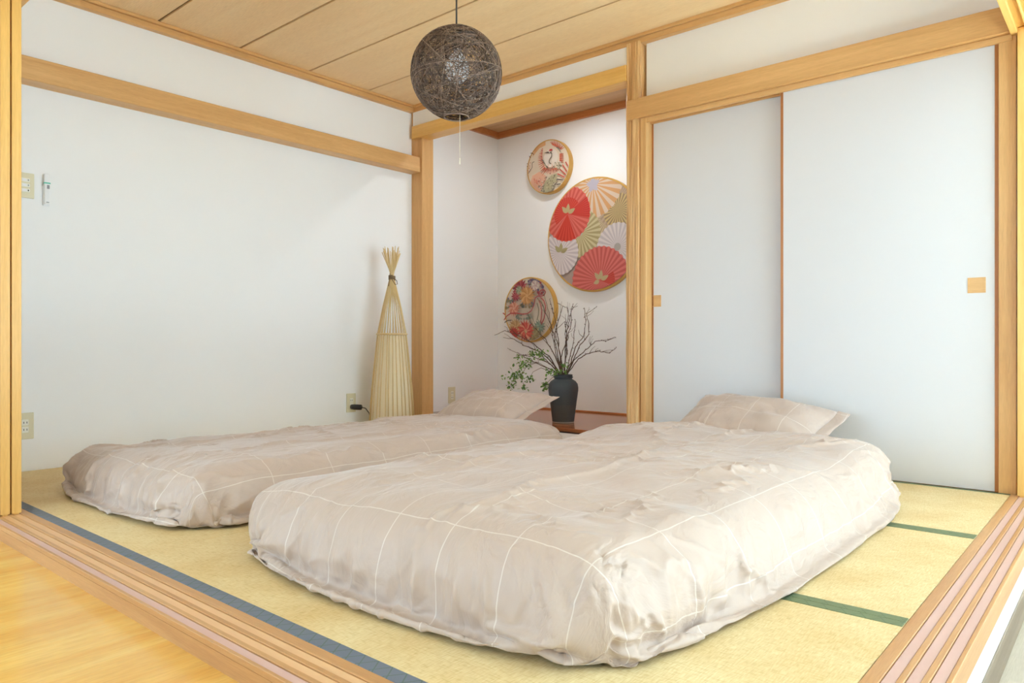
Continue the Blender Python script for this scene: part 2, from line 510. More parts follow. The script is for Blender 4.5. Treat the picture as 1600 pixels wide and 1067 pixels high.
# ------------------------------------------------------------------ doors
def door_pull(x, y, z, parent):
    """square recessed wooden finger pull on a face towards -Y"""
    s, d = 0.0315, 0.009
    o = boxes('door_pull', [((x - s, y - 0.002, z + s - 0.006), (x + s, y + 0.004, z + s)), ((x - s, y - 0.002, z - s), (x + s, y + 0.004, z - s + 0.006)),
                            ((x - s, y - 0.002, z - s + 0.006), (x - s + 0.006, y + 0.004, z + s - 0.006)), ((x + s - 0.006, y - 0.002, z - s + 0.006), (x + s, y + 0.004, z + s - 0.006))],
              M['trimX'], parent)
    box('cup', (x - s + 0.006, y - 0.0005, z - s + 0.006), (x + s - 0.006, y + 0.001, z + s - 0.006), M['trimX'], o)
    return o

def fusuma(name, x0, x1, y, label, px, pz, st=0.013):
    r = root(name, ((x0 + x1) / 2, y + 0.012, 0), label, None, None, 'structure')
    box('panel', (x0 + st, y + 0.002, 0.0), (x1 - st, y + 0.022, 1.80), M['fusuma'], r)
    for a, b in ((x0, x0 + st), (x1 - st, x1)):
        box('frame_stile', (a, y, -0.002), (b, y + 0.024, 1.806), M['frame'], r, 0.001)
    box('frame_rail', (x0 + st, y, 1.800), (x1 - st, y + 0.024, 1.806), M['frame'], r)
    door_pull(px, y + 0.002, pz, r)
fusuma('door_1', -2.010, -1.20, 3.522, 'white papered closet door beside the ribbed post', -1.985, 0.827, 0.010)
fusuma('door_2', -1.288, -0.413, 3.480, 'white papered closet door beside the right jamb', -0.488, 0.834)

def stacked(name, axis, off, start, end, label):
    """one sliding door of the open front; its end face is what shows"""
    s = 1 if end > start else -1
    def bb(a, b, c, d, z0, z1):
        a, b = sorted((a, b))
        return ((a, c, z0), (b, d, z1)) if axis == 'X' else ((c, a, z0), (d, b, z1))
    mid = (start + end) / 2
    r = root(name, (mid, off, 0) if axis == 'X' else (off, mid, 0), label, None, None, 'structure')
    t = 0.0145
    m = M['goldZ']
    box('frame_stile', *bb(start, start + s * 0.03, off - t, off + t, 0.001, 1.829), m, r, 0.001)
    box('frame_stile', *bb(end - s * 0.03, end, off - t, off + t, 0.001, 1.829), m, r, 0.001)
    for z0, z1 in ((0.001, 0.05), (1.78, 1.829)):
        box('frame_rail', *bb(start + s * 0.03, end - s * 0.03, off - t, off + t, z0, z1), M['gold' + axis], r)
    box('panel', *bb(start + s * 0.03, end - s * 0.03, off - 0.008, off + 0.008, 0.05, 1.78), M['fusuma'], r)
    box('groove_tongue', *bb(start + s * 0.002, end, off - 0.008, off + 0.008, -0.004, 0.001), m, r)
DL = ('sliding wooden door parked at the left, next to the tatami', 'sliding wooden door parked at the left, middle of three', 'sliding wooden door parked at the left, outermost of three')
for k, o in enumerate((YF - 0.038, YF - 0.072, YF - 0.106)):
    stacked('door_%d' % (3 + k), 'X', o, -2.975, -3.90, DL[k])
DR = ('sliding wooden door parked behind the closet jamb, next to the tatami', 'sliding wooden door parked behind the closet jamb, middle of three', 'sliding wooden door parked behind the closet jamb, outermost of three')
for k, o in enumerate((XR + 0.038, XR + 0.072, XR + 0.106)):
    stacked('door_%d' % (6 + k), 'Y', o, 3.435, 4.34, DR[k])

# ------------------------------------------------------------------ the unseen house beyond: window walls with openings shaped for the light
WX, WY = 3.4, -3.2              # the window walls of the rooms in front and to the right
struct(boxes('wall_window_right', [((WX, WY, -0.30), (WX + .1, 4.0, -0.22)), ((WX, WY, 2.33), (WX + .1, 4.0, 2.5)), ((WX, WY, -0.22), (WX + .1, 1.35, 2.33)), ((WX + .02, 2.4, -0.22), (WX + .07, 2.44, 2.33))], M['room_wall']), 'unseen outer wall to the right, tall window openings shaped for the light')
struct(boxes('wall_window_front', [((-5.2, WY - .1, -0.25), (WX + .1, WY, 0.0)), ((-5.2, WY - .1, 2.25), (WX + .1, WY, 2.5)), ((-1.3, WY - .1, 0.0), (WX + .1, WY, 2.25)),
                                   ((-3.27, WY - .07, 0.0), (-3.23, WY - .02, 2.25))], M['room_wall']), 'unseen outer wall behind the viewpoint, tall window openings shaped for the light')
struct(box('wall_hall_left', (-5.3, WY - .1, -0.25), (-5.2, YFO, 2.5), M['room_wall']), 'end wall of the front room')
struct(box('wall_hall_back', (XR + 0.13, 3.9, -0.25), (WX + .1, 4.0, 2.5), M['room_wall']), 'back wall of the room to the right')
struct(box('wall_hall_side', (-5.2, YFO + 0.03, -0.25), (XA - 0.12, YFO + 0.1, 2.5), M['room_wall']), 'wall beyond the left doors')
struct(boxes('ceiling_hall', [((-5.3, WY - .1, 2.45), (WX + .1, YFO + 0.1, 2.5)), ((XRO - 0.1, YFO + 0.1, 2.45), (WX + .1, 4.0, 2.5))], M['ceiling_white']), 'white ceiling of the adjoining rooms')

# ------------------------------------------------------------------ tatami mats
mw, ml = (YM - YF) / 3, (XR - XA - 0.002) / 2
yl = [YF, 1.731, 2.634, YM]
ROWN = ('front', 'middle', 'back')
for j in range(3):
    for i in range(2):
        x0, x1 = XA + 0.001 + i * ml, XA + 0.001 + (i + 1) * ml
        y0, y1 = yl[j], yl[j + 1]
        lab = {(0, 0): 'straw tatami mat by the left doors, along the front sill with blue sheen painted on its border',
               (1, 0): 'straw tatami mat along the front sill, at the corner of both sills',
               (0, 1): 'straw tatami mat under the middle of the futon beside the left wall',
               (1, 1): 'straw tatami mat between two green borders beside the right sill',
               (0, 2): 'straw tatami mat in front of the alcove under the bamboo lamp',
               (1, 2): 'straw tatami mat along the closet doors with green borders'}[(i, j)]
        t = root('tatami_mat', ((x0 + x1) / 2, (y0 + y1) / 2, -0.05), lab, 'mat', 'tatami mats of the room')
        box('rush_surface', (x0 + 0.0006, y0 + 0.0006, -0.05), (x1 - 0.0006, y1 - 0.0006, -0.0012), M['tatami'], t, 0.001)
        bw = 0.030
        box('border', (x0 + 0.0012, y0, -0.049), (x1 - 0.0012, y0 + (bw if j else 0.038), 0.0), M['border_green' if j else 'border_blue_sheen'], t, 0.0012)
        box('border', (x0 + 0.0012, y1 - (bw if j < 2 else 0.022), -0.049), (x1 - 0.0012, y1, 0.0), M['border_green'], t, 0.0012)

# ------------------------------------------------------------------ bedding: mattresses, then duvets as draped cloth
def futon(name, x0, x1, y0, y1, h, m, label):
    bm = bmesh.new()
    bm_box(bm, (x0, y0, 0.001), (x1, y1, h))
    ed = [e for e in bm.edges if abs(e.verts[0].co.z - e.verts[1].co.z) > 0.01]
    bmesh.ops.bevel(bm, geom=ed, offset=0.07, segments=6, affect='EDGES', profile=0.5)
    ed = [e for e in bm.edges if abs(e.verts[0].co.z - e.verts[1].co.z) < 1e-5 and len(e.link_faces) == 2 and any(abs(f.normal.z) > 0.9 for f in e.link_faces) and any(abs(f.normal.z) < 0.2 for f in e.link_faces)]
    bmesh.ops.bevel(bm, geom=ed, offset=min(h * 0.4, 0.03), segments=4, affect='EDGES', profile=0.5)
    me = bpy.data.meshes.new(name)
    bm.to_mesh(me); bm.free()
    me.materials.append(m)
    me.polygons.foreach_set('use_smooth', [True] * len(me.polygons))
    return me

def sm(e0, e1, x):
    t = min(1, max(0, (x - e0) / (e1 - e0)))
    return t * t * (3 - 2 * t)

def quilt(name, cx, cy, w, l, H, r, nx, ny, tuck, inset, hf):
    """rounded quilt body around (cx, cy) with half sizes w, l: flat top, rounded flanks, tucked under at the floor"""
    def prof(n, half):
        P = [(0., 1.), (half - r, 1.)]
        for k in range(1, 25):
            t = k / 24 * PI / 2
            P.append((half - r + r * math.sin(t) ** (2 / 2.3), max(0, math.cos(t)) ** (2 / 2.3) * .62 + .38))
        for k in range(1, 9):
            t = k / 8
            P.append((half - tuck * t ** 1.6, .38 * (1 - t)))
        P = np.array(P)
        d = np.r_[0, np.cumsum(np.hypot(np.diff(P[:, 0]), np.diff(P[:, 1] * H)))]
        s = np.linspace(-d[-1], d[-1], n + 1)
        a = np.abs(s)
        return s, np.sign(s) * np.interp(a, d, P[:, 0]), np.interp(a, d, P[:, 1])
    s, px, pz = prof(nx, w - inset)
    t, qy, qz = prof(ny, l - inset)
    X, Y = np.meshgrid(px, qy)
    ZX, ZY = np.meshgrid(pz, qz)
    k = .085 * (np.abs(X) / w) ** 7 * (np.abs(Y) / l) ** 9
    X = X * (1 - k * 1.3); Y = Y * (1 - k * .9)
    Fz = np.minimum(ZX, ZY) * .5 + ZX * ZY * .5
    xs, ys = cx + X, cy + Y
    Z = np.zeros_like(X)
    for j in range(ny + 1):
        for i in range(nx + 1):
            Z[j, i] = H * hf(xs[j, i], ys[j, i]) * Fz[j, i]
    Z = np.maximum(Z - inset, .004)
    vs = np.stack([xs, ys, Z], -1).reshape(-1, 3)
    fs = [(j * (nx + 1) + i, j * (nx + 1) + i + 1, (j + 1) * (nx + 1) + i + 1, (j + 1) * (nx + 1) + i) for j in range(ny) for i in range(nx)]
    me = bpy.data.meshes.new(name)
    me.from_pydata(vs.tolist(), [], fs)
    ul = me.uv_layers.new(name='cloth')
    S, T = np.meshgrid(s, t)
    co = np.stack([S, T], -1).reshape(-1, 2).astype(np.float32)
    li = np.zeros(len(me.loops), dtype=np.int32)
    me.loops.foreach_get('vertex_index', li)
    ul.data.foreach_set('uv', co[li].ravel())
    return me

def collider(o, fr):
    o.modifiers.new('collision', 'COLLISION')
    o.collision.thickness_outer = .004
    o.collision.thickness_inner = .05
    o.collision.cloth_friction = fr

def cloth(o, grow, bend):
    m = o.modifiers.new('cloth', 'CLOTH')
    s = m.settings
    s.quality = 5; s.mass = .25
    s.tension_stiffness = 25; s.compression_stiffness = 25; s.shear_stiffness = 5; s.bending_stiffness = bend
    s.tension_damping = 5; s.compression_damping = 5; s.shear_damping = 5; s.air_damping = 2
    s.shrink_min = s.shrink_max = -grow
    m.collision_settings.distance_min = .005
    m.collision_settings.collision_quality = 2
    m.point_cache.frame_start = 1
    m.point_cache.frame_end = 100

def hB(x, y):
    h = 1 + .09 * noise.noise(Vector((x * 2.2, y * 2.2, 1.7))) + .07 * noise.noise(Vector((x * 5, y * 5, 4.)))
    h *= 0.90 + 0.10 * sm(-2.0, -1.5, x) + 0.10 * sm(2.55, 2.9, y) - 0.05 * sm(2.3, 2.55, y)
    return h
def hA(x, y):
    h = 1 + .09 * noise.noise(Vector((x * 2.2, y * 2.2, 7.7))) + .07 * noise.noise(Vector((x * 5, y * 5, 9.)))
    h *= 0.80 + 0.20 * sm(-3.4, -2.8, x)
    return h
BEDS = [dict(c=(-1.335, 2.075), w=.665, l=1.035, H=.225, r=.15, hf=hB, n=(104, 142)),
        dict(c=(-2.80, 2.065), w=.595, l=1.02, H=.20, r=.15, hf=hA, n=(92, 138))]
sim = []
tmp_floor = boxes('drape_floor', [((-4.5, 0.3, -.2), (0.2, 3.7, 0))], M['tatami'])
collider(tmp_floor, 15)
for b in BEDS:
    body = new_obj('drape_body', quilt('drape_body', *b['c'], b['w'], b['l'], b['H'], b['r'], 50, 70, .09, .014, b['hf']))
    collider(body, 14)
    shell = new_obj('drape_shell', quilt('drape_shell', *b['c'], b['w'], b['l'], b['H'], b['r'], *b['n'], .095, 0, b['hf']))
    cloth(shell, .09, .25)
    sim.append((shell, body))
SC.frame_start, SC.frame_end = 1, 40
for f in range(1, 29):
    SC.frame_set(f)
dg = bpy.context.evaluated_depsgraph_get()
draped = []
for shell, body in sim:
    shell.modifiers.new('smooth', 'SUBSURF').levels = 2
dg.update()
for shell, body in sim:
    draped.append(bpy.data.meshes.new_from_object(shell.evaluated_get(dg), preserve_all_data_layers=True, depsgraph=dg))
for shell, body in sim:
    for o in (shell, body):
        d = o.data
        bpy.data.objects.remove(o)
        bpy.data.meshes.remove(d)
bpy.data.objects.remove(tmp_floor)
SC.frame_set(1)

def crease(me, seed, lines, amp=0.005, flank=0.8):
    """press fold lines and fine wrinkles into a draped cloth, in cloth coordinates"""
    n = len(me.vertices)
    co = np.zeros(n * 3); me.vertices.foreach_get('co', co); co = co.reshape(-1, 3)
    nr = np.zeros(n * 3); me.vertices.foreach_get('normal', nr); nr = nr.reshape(-1, 3)
    li = np.zeros(len(me.loops), dtype=np.int32); me.loops.foreach_get('vertex_index', li)
    u = np.zeros(len(me.loops) * 2, dtype=np.float32); me.uv_layers['cloth'].data.foreach_get('uv', u)
    uv = np.zeros((n, 2)); uv[li] = u.reshape(-1, 2)
    d = np.zeros(n)
    ex = np.abs(uv).max(0)
    corner = 1 - np.clip((np.abs(uv[:, 0]) / ex[0] - .54) / .16, 0, 1) * np.clip((np.abs(uv[:, 1]) / ex[1] - .71) / .1, 0, 1)
    rq = random.Random(int(seed * 7))
    lines = list(lines)
    for k in range(38):                                   # short random creases
        x, y, a, ln = rq.uniform(-.62, .62), rq.uniform(-1., 1.), rq.gauss(PI / 2 - .25, .7), rq.uniform(.10, .42)
        lines.append(((x, y), (x + math.cos(a) * ln, y + math.sin(a) * ln), rq.uniform(.003, .009) * rq.choice((1, 1, -1)), rq.uniform(.009, .02)))
    for (ax, ay), (bx_, by), hgt, wid in lines:
        A = np.array((ax, ay)); B = np.array((bx_, by)); AB = B - A
        t = np.clip(((uv - A) @ AB) / (AB @ AB), 0, 1)
        q = A + t[:, None] * AB
        wob = 0.012 * np.sin(t * 17 + ax * 9) + 0.007 * np.sin(t * 41 + ay * 5)
        perp = np.array((-AB[1], AB[0])) / np.hypot(*AB)
        dist = np.abs((uv - q) @ perp - wob) + np.where((t <= 0) | (t >= 1), np.hypot(*(uv - q).T), 0)
        d += 1.4 * hgt * np.exp(-(dist / (wid * .62)) ** 1.25) * np.sin(np.clip(t, 0.02, .98) * PI) ** 1.1
    for k in range(n):
        p = uv[k]
        a = noise.noise(Vector((p[0] * 5 + p[1] * 2, p[1] * 4.2 - p[0] * 2.4, seed)))
        b = noise.noise(Vector((p[0] * 11 - p[1] * 6, p[1] * 7 + p[0] * 4, seed + 5)))
        msk = max(0, noise.noise(Vector((p[0] * 2.2, p[1] * 2.2, seed + 11))) + .25)
        d[k] += amp * (1 - abs(a) * 3.2) * .6 + amp * msk * max(0, 1 - abs(b) * 5) * 1.5
    for k in range(n):
        z = co[k, 2]
        side = min(1, max(0, 1 - abs(nr[k, 2]) * 1.15)) * sm(.0, .05, z)
        if side > .02:
            per = co[k, 0] * 1.0 + co[k, 1] * .9
            f1 = noise.noise(Vector((per * 9, z * 2.2, seed + 20)))
            f2 = noise.noise(Vector((per * 19, z * 4, seed + 30)))
            d[k] += side * flank * ((1 - abs(f1) * 4) * .011 + (1 - abs(f2) * 4) * .005)
    co += nr * (d * (.12 + .88 * corner))[:, None]
    # ease the bunched cloth at the corners
    ed = np.zeros(len(me.edges) * 2, dtype=np.int32); me.edges.foreach_get('vertices', ed); ed = ed.reshape(-1, 2)
    near = corner < .75
    ed = ed[near[ed[:, 0]] | near[ed[:, 1]]]
    w = np.clip((.75 - corner) / .3, 0, 1)[:, None] * .5
    cnt = np.zeros(n); np.add.at(cnt, ed[:, 0], 1); np.add.at(cnt, ed[:, 1], 1); cnt = np.maximum(cnt, 1)[:, None]
    for k in range(220):
        acc = np.zeros_like(co)
        np.add.at(acc, ed[:, 0], co[ed[:, 1]]); np.add.at(acc, ed[:, 1], co[ed[:, 0]])
        co = np.where(near[:, None], co * (1 - w) + acc / cnt * w, co)
    co[:, 2] = np.maximum(co[:, 2], .003)
    me.vertices.foreach_set('co', co.ravel())
    me.update()

crease(draped[0], 2.0, [((.18, -1.0), (.10, .35), .012, .022), ((-.16, -.95), (-.22, .2), .008, .02), ((.10, .2), (-.32, .75), .010, .025),
                        ((-.55, .1), (.3, .55), .006, .03), ((.05, .55), (.12, .95), .012, .02), ((-.2, .5), (-.1, .92), .008, .02),
                        ((.3, -.3), (.55, .3), .008, .03), ((-.5, -.5), (-.15, -.35), .007, .02), ((.35, .45), (.5, .8), .007, .02), ((-.3, .1), (.2, .0), .006, .02)])
crease(draped[1], 9.0, [((.25, -.95), (.22, .5), .010, .022), ((-.2, -.9), (-.1, .1), .008, .025), ((.05, .1), (.4, .7), .008, .025),
                        ((-.4, .2), (.1, .8), .006, .03), ((.45, -.6), (.5, -.1), .010, .02), ((.46, .1), (.5, .5), .010, .02),
                        ((-.45, -1.1), (-.38, -.7), .012, .02), ((-.2, -1.15), (-.16, -.8), .014, .02), ((.08, -1.15), (.12, -.75), .012, .02), ((.36, -1.15), (.33, -.8), .014, .02)])
for me, cxy, lab in ((draped[0], BEDS[0]['c'], 'beige checked duvet on the futon beside the right sill'),
                     (draped[1], BEDS[1]['c'], 'beige checked duvet on the futon beside the left wall')):
    me.name = 'duvet'
    me.materials.clear()
    me.materials.append(M['bedding'])
    me.polygons.foreach_set('use_smooth', [True] * len(me.polygons))
    o = bpy.data.objects.new('duvet', me)
    COL.objects.link(o)
    tag(o, lab, 'duvet', 'futon duvets')

tag(new_obj('futon_mattress', futon('futon_mattress', -1.87, -.80, 1.075, 3.30, .075, M['sheet'], '')), 'thin lavender grey futon mattress under the duvet beside the right sill', 'mattress', 'futon mattresses')
tag(new_obj('futon_mattress', futon('futon_mattress', -3.30, -2.29, 1.10, 3.36, .085, M['sheet_pale'], '')), 'thin pale grey futon mattress with a corner showing before the alcove', 'mattress', 'futon mattresses')

def pillow(name, W, D, T, loc, rot, seed, label):
    n, m = 46, 32
    r = root(name, loc, label, 'pillow', 'pillows on the futons')
    vs, fs, uv, idx = [], [], [], {}
    for lay in (0, 1):
        for j in range(m + 1):
            for i in range(n + 1):
                if lay and (i in (0, n) or j in (0, m)):
                    idx[(1, i, j)] = idx[(0, i, j)]; continue
                a, b = 2 * i / n - 1, 2 * j / m - 1
                # pulled in between the corners, puffed in the middle
                x = W / 2 * a * (1 - .05 * (1 - b * b)) if True else 0
                y = D / 2 * b * (1 - .07 * (1 - a * a))
                e = max(0, (1 - abs(a) ** 2.6)) ** .62 * max(0, (1 - abs(b) ** 2.6)) ** .62
                z = T / 2 * e * (1 if lay == 0 else -0.75)
                wr = noise.noise(Vector((a * 3 + seed, b * 3.4, lay * 4 + seed))) * .013 + (1 - abs(noise.noise(Vector((a * 5 + b * 3, b * 5 - a * 2, seed))) * 3)) * .004
                ed = min(1, (1 - max(abs(a), abs(b))) * 6)
                rad = math.atan2(b, a)
                pl = .008 * math.sin(rad * 26 + seed) * math.exp(-((1 - max(abs(a), abs(b))) / .12)) * (1 if ed < 1 else .4)
                z += (wr * ed if lay == 0 else 0) + pl * ed
                z += .014 * noise.noise(Vector((a * 1.6, b * 1.6, seed + 3)))
                idx[(lay, i, j)] = len(vs); vs.append(Vector((x, y, z))); uv.append((x, y + 2.07))
    for lay in (0, 1):
        for j in range(m):
            for i in range(n):
                q = [idx[(lay, i, j)], idx[(lay, i + 1, j)], idx[(lay, i + 1, j + 1)], idx[(lay, i, j + 1)]]
                fs.append(q if lay == 0 else q[::-1])
    R = Matrix.Rotation(rot[2], 3, 'Z') @ Matrix.Rotation(rot[0], 3, 'X') @ Matrix.Rotation(rot[1], 3, 'Y')
    L = Vector(loc)
    def put(nm, V, Fc, U, par):
        me = bpy.data.meshes.new(nm)
        me.from_pydata([tuple(R @ v + L + Vector((0, 0, rot[3]))) for v in V], [], Fc)
        ul = me.uv_layers.new(name='cloth')
        for l in me.loops: ul.data[l.index].uv = U[l.vertex_index]
        me.materials.append(M['bedding'])
        me.polygons.foreach_set('use_smooth', [True] * len(me.polygons))
        return new_obj(nm, me, par)
    put('cushion', vs, fs, uv, r)
    # flat flange of the pillow case at the open end
    V, Fc, U = [], [], []
    for j in range(m + 1):
        b = 2 * j / m - 1
        for k in range(5):
            for s in (1, -1):
                x = W / 2 * (1 - .05 * (1 - b * b)) - .006 + k * .013
                y = D / 2 * b * (1 - .02 * k / 4)
                z = s * .003 * (1.2 - k / 4) + .012 * noise.noise(Vector((b * 2.5, k * .2, seed))) * k / 4 + .014 * noise.noise(Vector((1.6, b * 1.6, seed + 3)))
                V.append(Vector((x, y, z))); U.append((x, y + 2.07))
    for j in range(m):
        for k in range(4):
            a0 = (j * 5 + k) * 2; a1 = a0 + 10
            Fc.append((a0, a0 + 2, a1 + 2, a1)); Fc.append((a0 + 1, a1 + 1, a1 + 3, a0 + 3))
        e = (j * 5 + 4) * 2
        Fc.append((e, e + 1, e + 11, e + 10))
    put('flange', V, Fc, U, r)
pillow('pillow', .66, .43, .20, (-1.335, 3.205, .085), (.42, .06, -.10, .14), 1.3, 'beige checked pillow on the futon beside the closet doors')
pillow('pillow', .64, .43, .16, (-2.915, 3.20, .09), (.30, -.02, .02, .12), 5.1, 'beige checked pillow on the futon before the alcove corner')

# ------------------------------------------------------------------ pendant lamp
def pendant():
    c = Vector((-2.15, 2.15, 1.724)); Rr = .190
    r = root('pendant_lamp', (c.x, c.y, ZC), 'round dark brown woven rattan pendant lamp hanging from the ceiling', 'lamp')
    rnd = random.Random(4)
    V, Fc, MI = [], [], []
    def strand(pts, w, mi):
        vs, fs = tube_data(pts, w, 3)
        o = len(V)
        V.extend(vs)
        Fc.extend(tuple(q + o for q in f) for f in fs)
        MI.extend([mi] * len(fs))
    for k in range(360):
        ax = Vector((rnd.gauss(0, 1), rnd.gauss(0, 1), rnd.gauss(0, 1))).normalized()
        off = rnd.uniform(-.55, .55)
        a = ax.orthogonal().normalized(); b = ax.cross(a)
        rr = math.sqrt(1 - off * off)
        st = rnd.uniform(0, 2 * PI); ln = rnd.uniform(2.2, 5.8)
        ns = int(ln * 9)
        rad = Rr * rnd.uniform(.972, 1.0)
        w, mi = rnd.uniform(.0011, .0019), rnd.choice((0, 0, 1, 1, 2))
        pts = []
        for i in range(ns + 1):
            t = st + ln * i / ns
            d = ax * off + (a * math.cos(t) + b * math.sin(t)) * rr
            if d.z < -.962 or d.z > .975:            # open at the bottom and the top
                if len(pts) > 2: strand(pts, w, mi)
                pts = []
                continue
            pts.append(c + d * rad)
        if len(pts) > 2: strand(pts, w, mi)
    mesh('woven_shade', V, Fc, [M['rattan'], M['rattan_dark'], M['rattan_pale']], r, True, MI)
    for z, nm in ((-.962, 'bottom_ring'), (.975, 'top_ring')):
        rr = math.sqrt(1 - z * z) * Rr * .99
        tube(nm, [(c.x + rr * math.cos(t), c.y + rr * math.sin(t), c.z + z * Rr) for t in np.linspace(0, 2 * PI, 32, endpoint=False)], .003, M['rattan'], r, 6, True)
    lathe('bulb', [(.001, -.062), (.025, -.056), (.044, -.034), (.050, -.005), (.046, .022), (.032, .046), (.018, .066), (.016, .08)], (c.x + .005, c.y + .0, c.z + .02), M['bulb'], r, 24)
    lathe('socket', [(.001, .16), (.02, .158), (.021, .085), (.017, .078)], (c.x + .005, c.y, c.z + .02), M['metal_dark'], r, 20)
    tube('cord', [(c.x, c.y, ZC), (c.x, c.y, c.z + .17)], .0036, M['metal_dark'], r, 8)
    lathe('ceiling_cap', [(.001, -.03), (.03, -.028), (.035, -.004), (.035, 0)], (c.x, c.y, ZC), M['white_plastic'], r, 24)
    x, y = c.x + .012, c.y + .008
    s = tube('pull_cord', [(x, y, c.z - .04), (x, y, c.z - .36)], .0011, M['cord_white'], r, 5)
    lathe('pull_bead', [(.0008, .001), (.003, 0), (.0035, -.012), (.0028, -.024), (.0005, -.025)], (x, y, c.z - .355), M['cord_white'], s, 12)
pendant()

# ------------------------------------------------------------------ bamboo floor lamp
def bamboo_lamp():
    c = Vector((-3.715, 3.115, 0))
    r = root('bamboo_lamp', c, 'tall bamboo stick floor lamp tied at the top beside the corner post', 'lamp')
    rnd = random.Random(8)
    N = 30
    for k in range(N):
        t = 2 * PI * k / N + rnd.uniform(-.05, .05)
        tt = t + 2.4                                   # the sticks cross above the tie
        pts = []
        for z, R_, ang in ((.012, .152, t), (.30, .132, t), (.655, .094, t), (.84, .058, t + .04), (1.0, .020, t + .2), (1.03, .015, t + .6), (1.10, .026, tt), (1.21 + rnd.uniform(-.03, .03), .052 + rnd.uniform(-.012, .014), tt)):
            pts.append((c.x + R_ * math.cos(ang), c.y + R_ * math.sin(ang), z))
        tube('stick', pts, [.0034, .0033, .0031, .003, .0028, .0028, .0028, .0026], M['bamboo'], r, 5)
    ringp = lambda R_, z: [(c.x + R_ * math.cos(t), c.y + R_ * math.sin(t), z) for t in np.linspace(0, 2 * PI, 40, endpoint=False)]
    tube('hoop', ringp(.0975, .655), .0065, M['bamboo'], r, 8, True)
    tube('base_hoop', ringp(.150, .012), .010, M['bamboo'], r, 8, True)
    lathe('paper_shade', [(.139, .02), (.124, .30), (.0885, .645)], (c.x, c.y, 0), M['paper'], r, 40)
    lathe('bulb_holder', [(.001, .03), (.14, .028), (.142, .012), (.001, .010)], (c.x, c.y, 0), M['bamboo'], r, 30)
    tw = []
    for q in range(5):
        tw += [(c.x + .021 * math.cos(t), c.y + .021 * math.sin(t), 1.012 + q * .006 + t * .001) for t in np.linspace(0, 2 * PI, 14, endpoint=False)]
    tube('twine', tw, .0028, M['twine'], r, 5)
    fx = Vector((-math.sin(YAW) * -1, -math.cos(YAW), 0))     # towards the room
    sd = Vector((math.cos(YAW), math.sin(YAW), 0))
    k0 = c + fx * .026 + Vector((0, 0, 1.025))
    tube('bow', [k0, k0 + sd * .018 + Vector((0, 0, -.004)), k0 + sd * .036 + Vector((0, 0, -.02)), k0 + sd * .04 + Vector((0, 0, -.042)), k0 + sd * .026 + Vector((0, 0, -.045)), k0 + sd * .01 + Vector((0, 0, -.02)), k0], .0026, M['twine'], r, 5)
    tube('bow_tail', [k0, k0 - sd * .014 + Vector((0, 0, -.02)), k0 - sd * .018 + Vector((0, 0, -.055))], .0026, M['twine'], r, 5)
    tube('bow_tail', [k0, k0 - sd * .01 + Vector((0, 0, .02)), k0 - sd * .008 + Vector((0, 0, .03))], .0026, M['twine'], r, 5)
    plug0 = Vector((XA + .016, 2.944, .176))
    p = plug0
    tube('plug', [p, p + Vector((.016, 0, 0)), p + Vector((.018, .0, 0)), p + Vector((.07, .018, 0))], [.017, .017, .0185, .0175], M['metal_dark'], r, 14)
    tube('cable', [p + Vector((.07, .018, 0)), p + Vector((.095, .035, -.006)), p + Vector((.11, .055, -.04)), p + Vector((.115, .075, -.12)), (c.x - .09, c.y - .11, .02), (c.x - .03, c.y - .05, .012)], .0034, M['metal_dark'], r, 6)
bamboo_lamp()

# ------------------------------------------------------------------ wall plates and small fittings on the left wall
def socket_pair(par, y, z):
    for s in (-1, 1):
        box('slot', (XA + .0098, y + s * .0063 - .0014, z - .0045), (XA + .0102, y + s * .0063 + .0014, z + .0045), M['slot'], par)
def outlet(y0, y1, z0, z1, label):
    ym, zm = (y0 + y1) / 2, (z0 + z1) / 2
    r = root('wall_outlet', (XA, ym, z0), label, 'outlet')
    box('plate', (XA + .0003, y0, z0), (XA + .007, y1, z1), M['ivory'], r, .0025, 2)
    for s in (-1, 1):
        f = box('socket', (XA + .007, ym - .014, zm + s * .0165 - .0145), (XA + .0098, ym + .014, zm + s * .0165 + .0145), M['ivory_pale'], r, .0015)
        socket_pair(f, ym, zm + s * .0165)
    return r
outlet(1.053, 1.124, .149, .272, 'ivory double wall socket beside the parked sliding doors')
outlet(2.908, 2.981, .140, .264, 'ivory wall socket with a black plug beside the bamboo lamp')
outlet(3.840, 3.912, .140, .263, 'ivory wall socket inside the alcove behind the pillow')
sw = root('switch_plate', (XA, 1.09, 1.275), 'ivory plate with three light switches beside the sliding doors', 'switch')
box('plate', (XA + .0003, 1.055, 1.275), (XA + .007, 1.126, 1.392), M['ivory'], sw, .0025, 2)
for k, z in enumerate((1.358, 1.334, 1.310)):
    b = box('rocker', (XA + .007, 1.072, z - .0085), (XA + .011, 1.107, z + .0085), M['ivory_pale'], sw, .0015)
    box('name_window', (XA + .0108, 1.077, z - .005), (XA + .0112, 1.093, z + .005), M['white_plastic'], b)
    box('indicator', (XA + .0108, 1.098, z - .0035), (XA + .0113, 1.103, z + .0035), M['slot'] if k == 2 else M['grey_plastic'], b)
rm = root('wall_remote', (XA, 1.174, 1.25), 'slim white remote with teal band hung on the wall beside switches', 'remote')
box('holder', (XA + .0003, 1.160, 1.249), (XA + .012, 1.189, 1.345), M['white_plastic'], rm, .003, 2)
box('handset', (XA + .0125, 1.162, 1.252), (XA + .024, 1.187, 1.399), M['white_plastic'], rm, .004, 2)
box('band', (XA + .0122, 1.1615, 1.352), (XA + .0245, 1.1875, 1.358), M['teal'], rm)
box('display', (XA + .0238, 1.173, 1.328), (XA + .0245, 1.184, 1.346), M['grey_plastic'], rm)
box('button', (XA + .0238, 1.170, 1.262), (XA + .0246, 1.182, 1.266), M['grey_plastic'], rm)

